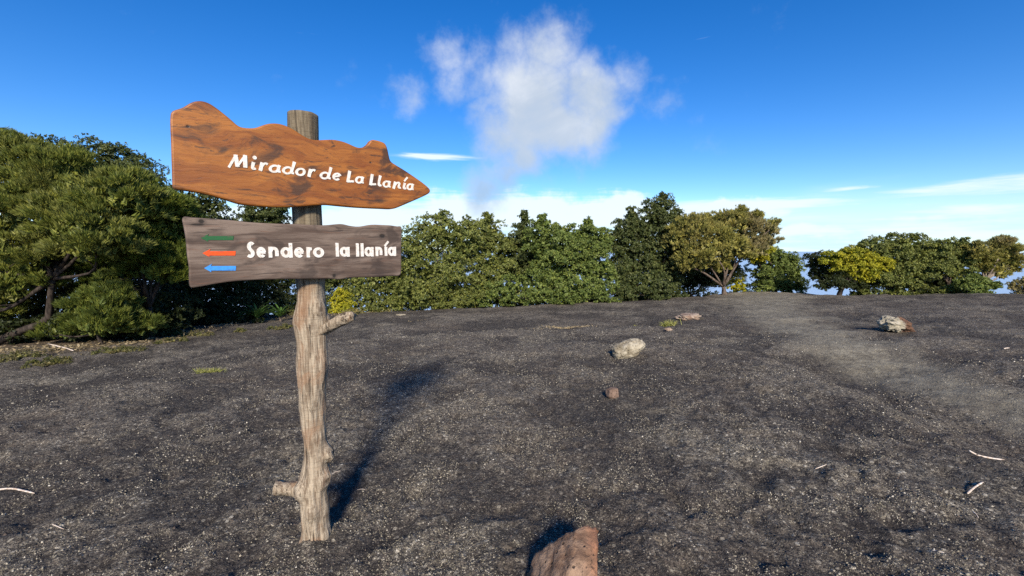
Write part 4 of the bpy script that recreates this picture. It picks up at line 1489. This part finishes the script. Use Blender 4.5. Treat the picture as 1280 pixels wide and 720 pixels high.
b2 = slab('plank_board', ol2, 0.045, 0.006, M_B2, sign, O2, 2, 'weathered grey brown plank with three small coloured arrows')

m, nn_ = new_mat('white_letter_paint')
gg = nn_.node('ShaderNodeTexCoord').outputs['Object']
lc_ = nn_.mix(nn_.rng(nn_.noise(gg, 60, 4), .4, .7), (0.70, 0.66, 0.60), (0.55, 0.50, 0.43))
ch_ = nn_.noise(nn_.scale(gg, (0.5, 1, 1.4)), 130, 4, 0.7)
lc_ = nn_.mix(nn_.rng(ch_, .60, .66, 0, .8), lc_, (0.24, 0.13, 0.07))
finish(nn_, lc_, 0.7, 0.25, ch_, 0.4, 0.002)
M_WHITE = m


def paint(name, c):
    m, n = new_mat(name)
    g_ = n.node('ShaderNodeTexCoord').outputs['Object']
    gq = n.noise(n.scale(g_, (0.15, 1, 1)), 120, 5, 0.7)
    cc = n.mix(n.rng(n.noise(g_, 70, 4), .40, .70, 0, .6), c, tuple(v * .55 + .02 for v in c))
    finish(n, n.mix(n.rng(gq, .57, .66, 0, .75), cc, (0.10, 0.075, 0.06)), 0.7, 0.25, gq, 0.4, 0.002)
    return m


# ---- lettering: each glyph a set of thick strokes (x in its own width 0..1, y in x-heights)
def arc(cx_, cy_, rx, ry, a0, a1, n=18):
    return [(cx_ + rx * math.cos(math.radians(a)), cy_ + ry * math.sin(math.radians(a))) for a in np.linspace(a0, a1, n)]


def smooth2(pts, n=14):
    return [tuple(p[:2]) for p in curve_pts([(a, b, 0) for a, b in pts], n)]


def glyph(ch):
    o_ = arc(.5, .5, .5, .5, 0, 360, 26)
    G = {
        'M': [[(0, 0), (.33, 1.42)], [(.33, 1.42), (.50, .12)], [(.50, .12), (.92, 1.40)], [(.92, 1.40), (1, 0)]],
        'i': [smooth2([(.35, 1.0), (.22, .45), (.30, .08), (.62, .0), (1, .10)]), 'dot'],
        'r': [[(.12, 0), (.25, 1.0)], smooth2([(.18, .45), (.45, .85), (.75, 1.0), (1, .86)])],
        'a': [arc(.42, .48, .42, .48, 20, 380, 24), smooth2([(.90, .98), (.80, .45), (.82, .08), (1.05, .02)])],
        'd': [arc(.40, .48, .40, .48, 20, 380, 24), smooth2([(.98, 1.55), (.86, .80), (.80, .12), (1.02, .02)])],
        'o': [o_],
        'e': [smooth2([(.10, .50), (.88, .62)], 4), arc(.5, .5, .46, .5, 15, 315, 24)],
        'L': [[(.22, 1.45), (.08, 0)], [(.06, .04), (1, .04)]],
        'l': [smooth2([(.45, 1.5), (.22, .70), (.28, .08), (.62, 0), (1, .08)])],
        'n': [[(.10, 0), (.22, 1.0)], smooth2([(.16, .45), (.42, .88), (.68, .98), (.80, .75), (.72, .30), (.78, .04), (1, .05)])],
        'A': [smooth2([(.45, 1.0), (.25, .45), (.30, .06), (.60, 0), (1, .10)]), [(.30, 1.30), (1.05, 1.66)]],
    }
    K = {
        'S': [smooth2([(.98, 1.36), (.66, 1.48), (.28, 1.30), (.30, 1.02), (.68, .72), (.88, .42), (.70, .12), (.36, .02), (0, .12)], 26)],
        'e': [[(.14, .52), (.90, .52)], arc(.5, .5, .46, .5, 5, 318, 24)],
        'n': [[(.12, 0), (.12, 1.0)], smooth2([(.12, .55), (.35, .95), (.68, .96), (.88, .65), (.88, 0)])],
        'd': [arc(.40, .5, .40, .5, 0, 360, 24), [(.95, 1.38), (.95, 0)]],
        'r': [[(.2, 0), (.2, 1.0)], smooth2([(.22, .50), (.50, .92), (1, .95)])],
        'o': [o_],
        'l': [[(.5, 1.38), (.5, 0)]],
        'a': [arc(.40, .5, .40, .5, 0, 360, 24), [(.96, 1.0), (.96, 0)]],
        'A': [[(.4, 1.0), (.4, 0)], [(.25, 1.30), (1.15, 1.60)]],
    }
    return G, K


GL1, GL2 = glyph('x')


def letter(board, O, ch, font, x0, x1, ybase, xh, th):
    """one painted letter standing a hair proud of the board"""
    a = on_board(O, x0, ybase)
    b = on_board(O, x1, ybase)
    k = on_board(O, (x0 + x1) / 2, ybase - xh)
    hx = k[1] - (a[1] + b[1]) / 2           # x-height in metres
    wdt = b[0] - a[0]
    slope = (b[1] - a[1]) / wdt
    t = th * hx
    inset = min(t / 2, wdt * 0.42)

    def mp(x, y):
        X = a[0] + inset + x * (wdt - 2 * inset)
        y2 = y * (hx - t) + t / 2 if 0 <= y <= 1 else (t / 2 if y < 0 else (hx - t / 2) + (y - 1) * hx)
        return np.array([X + (0.13 * (y2 - hx * .5) if font == 1 else 0), a[1] + slope * (X - a[0]) + y2])
    V, Fc = [], []
    strokes = (GL1 if font == 1 else GL2)[ch]
    hs_ = 0.0028
    for si, st_ in enumerate(strokes):
        dep = hs_ + 0.0003 * si
        if st_ == 'dot':
            c = mp(.55, 1.48)
            pts = [c + t * .62 * np.array([math.cos(q), math.sin(q)]) for q in np.linspace(0, 2 * math.pi, 16, endpoint=False)]
            b0 = len(V)
            V += [(p_[0], -dep, p_[1]) for p_ in pts] + [(p_[0], 0.001, p_[1]) for p_ in pts]
            Fc.append(tuple(b0 + i for i in range(16)))
            Fc += [(b0 + i, b0 + 16 + i, b0 + 16 + (i + 1) % 16, b0 + (i + 1) % 16) for i in range(16)]
            continue
        P = np.array([mp(*q) for q in st_])
        closed = np.linalg.norm(P[0] - P[-1]) < 1e-6
        T = np.gradient(P, axis=0) if len(P) > 2 else np.repeat([P[1] - P[0]], 2, 0)
        if closed:
            T[0] = T[-1] = P[1] - P[-2]
        T = T / (np.linalg.norm(T, axis=1, keepdims=True) + 1e-12)
        Nn = np.stack([-T[:, 1], T[:, 0]], -1)
        # strokes going up-right are a little thinner (pen shading)
        half = t / 2 * (1.0 - (0.34 if font == 1 else 0.10) * np.abs(T[:, 0]))
        if ch == 'M' and font == 1 and si in (0, 2):
            half = half * 0.72
        if font == 1 and not closed:
            uu = np.linspace(-1, 1, len(P))
            half = half * (0.94 + 0.24 * np.abs(uu) ** 3)
        if ch == 'A' and si == 1:
            half = half * 0.75
        if font == 2:
            half = half * 1.06
        if not closed:
            ext = t * (0.06 if len(P) > 2 else (0.48 if font == 2 else 0.30))
            P[0] -= T[0] * ext
            P[-1] += T[-1] * ext
        Lf = P + Nn * half[:, None]
        Rt = P - Nn * half[:, None]
        b0 = len(V)
        m_ = len(P)
        for i in range(m_):
            V += [(Lf[i][0], -dep, Lf[i][1]), (Rt[i][0], -dep, Rt[i][1]), (Rt[i][0], 0.001, Rt[i][1]), (Lf[i][0], 0.001, Lf[i][1])]
        for i in range(m_ - 1):
            q, r2 = b0 + 4 * i, b0 + 4 * i + 4
            Fc += [(q, q + 1, r2 + 1, r2), (q + 1, q + 2, r2 + 2, r2 + 1), (q + 3, q, r2, r2 + 3)]
        if not closed:
            Fc += [(b0 + 3, b0 + 2, b0 + 1, b0), tuple(b0 + 4 * (m_ - 1) + i for i in range(4))]
    me = bpy.data.meshes.new('letter')
    me.from_pydata(V, [], Fc)
    me.update()
    link('letter', me, M_WHITE, board)


TXT1 = [('M', 285, 309.5, 210.5), ('i', 313, 322, 213.3), ('r', 323, 336.5, 214.5), ('a', 336, 352.5, 216.8), ('d', 352.5, 369.5, 218.8), ('o', 369, 382.5, 220.8), ('r', 384, 395.5, 222),
        ('d', 399.5, 415, 225), ('e', 415, 427, 226.4), ('L', 433, 443.5, 228.8), ('a', 443.7, 456, 230.2), ('L', 461.5, 471, 232.3), ('l', 471.3, 478.3, 233.7), ('a', 478, 489.3, 235.2),
        ('n', 490, 502.5, 236.7), ('A', 502.7, 509, 237.5), ('a', 508, 518, 238.4)]
for ch, a_, b_, yb in TXT1:
    xh = np.interp((a_ + b_) / 2, [290, 340, 450, 515], [12.6, 12.0, 10.8, 10.0])
    letter(b1, O1, ch, 1, a_, b_, yb, xh, 0.31)
TXT2 = [('S', 308, 319.5, 322.6), ('e', 320.7, 333, 322.4), ('n', 334.7, 349.7, 322), ('d', 351, 366.4, 322.2), ('e', 367.7, 380.4, 322.2), ('r', 382.3, 391.8, 321.8), ('o', 391.5, 405.2, 322),
        ('l', 419.3, 424.2, 320.8), ('a', 424.9, 437.4, 320.9), ('l', 444.8, 449.3, 320.8), ('l', 450.6, 455.1, 320.7), ('a', 455.7, 467.3, 320.6), ('n', 468.7, 478.6, 320.2), ('A', 479.6, 486, 320), ('a', 484.9, 495.2, 320)]
for ch, a_, b_, yb in TXT2:
    xh = np.interp((a_ + b_) / 2, [314, 370, 430, 490], [14.0, 13.3, 12.4, 11.6])
    letter(b2, O2, ch, 2, a_, b_, yb, xh, 0.285)


def arrow(x0, x1, yt, yb, mat, label):
    ym = (yt + yb) / 2
    hx = x0 + 10
    pts = [(x0, ym), (hx, yt - 2.2), (hx - 1.6, yt + .6), (x1, yt + .4), (x1 - .5, yb - .2), (hx - 1.6, yb - .2), (hx - .6, yb + 2.0)]
    q = np.array([on_board(O2, *p_) for p_ in pts])
    n = len(q)
    V = [(a, -0.002, b) for a, b in q] + [(a, 0.001, b) for a, b in q]
    Fc = [tuple(range(n))] + [(i, n + i, n + (i + 1) % n, (i + 1) % n) for i in range(n)]
    me = bpy.data.meshes.new('painted_arrow')
    me.from_pydata(V, [], Fc)
    o = link('painted_arrow', me, mat, b2)
    o['label'] = label


arrow(251, 292, 294.5, 300.3, paint('green_paint', (0.018, 0.105, 0.034)), 'dark green arrow pointing left')
arrow(253, 294.5, 313.5, 319.5, paint('red_paint', (0.80, 0.085, 0.012)), 'orange red arrow pointing left')
arrow(255, 295, 332, 338.3, paint('blue_paint', (0.045, 0.27, 0.72)), 'bright blue arrow pointing left')
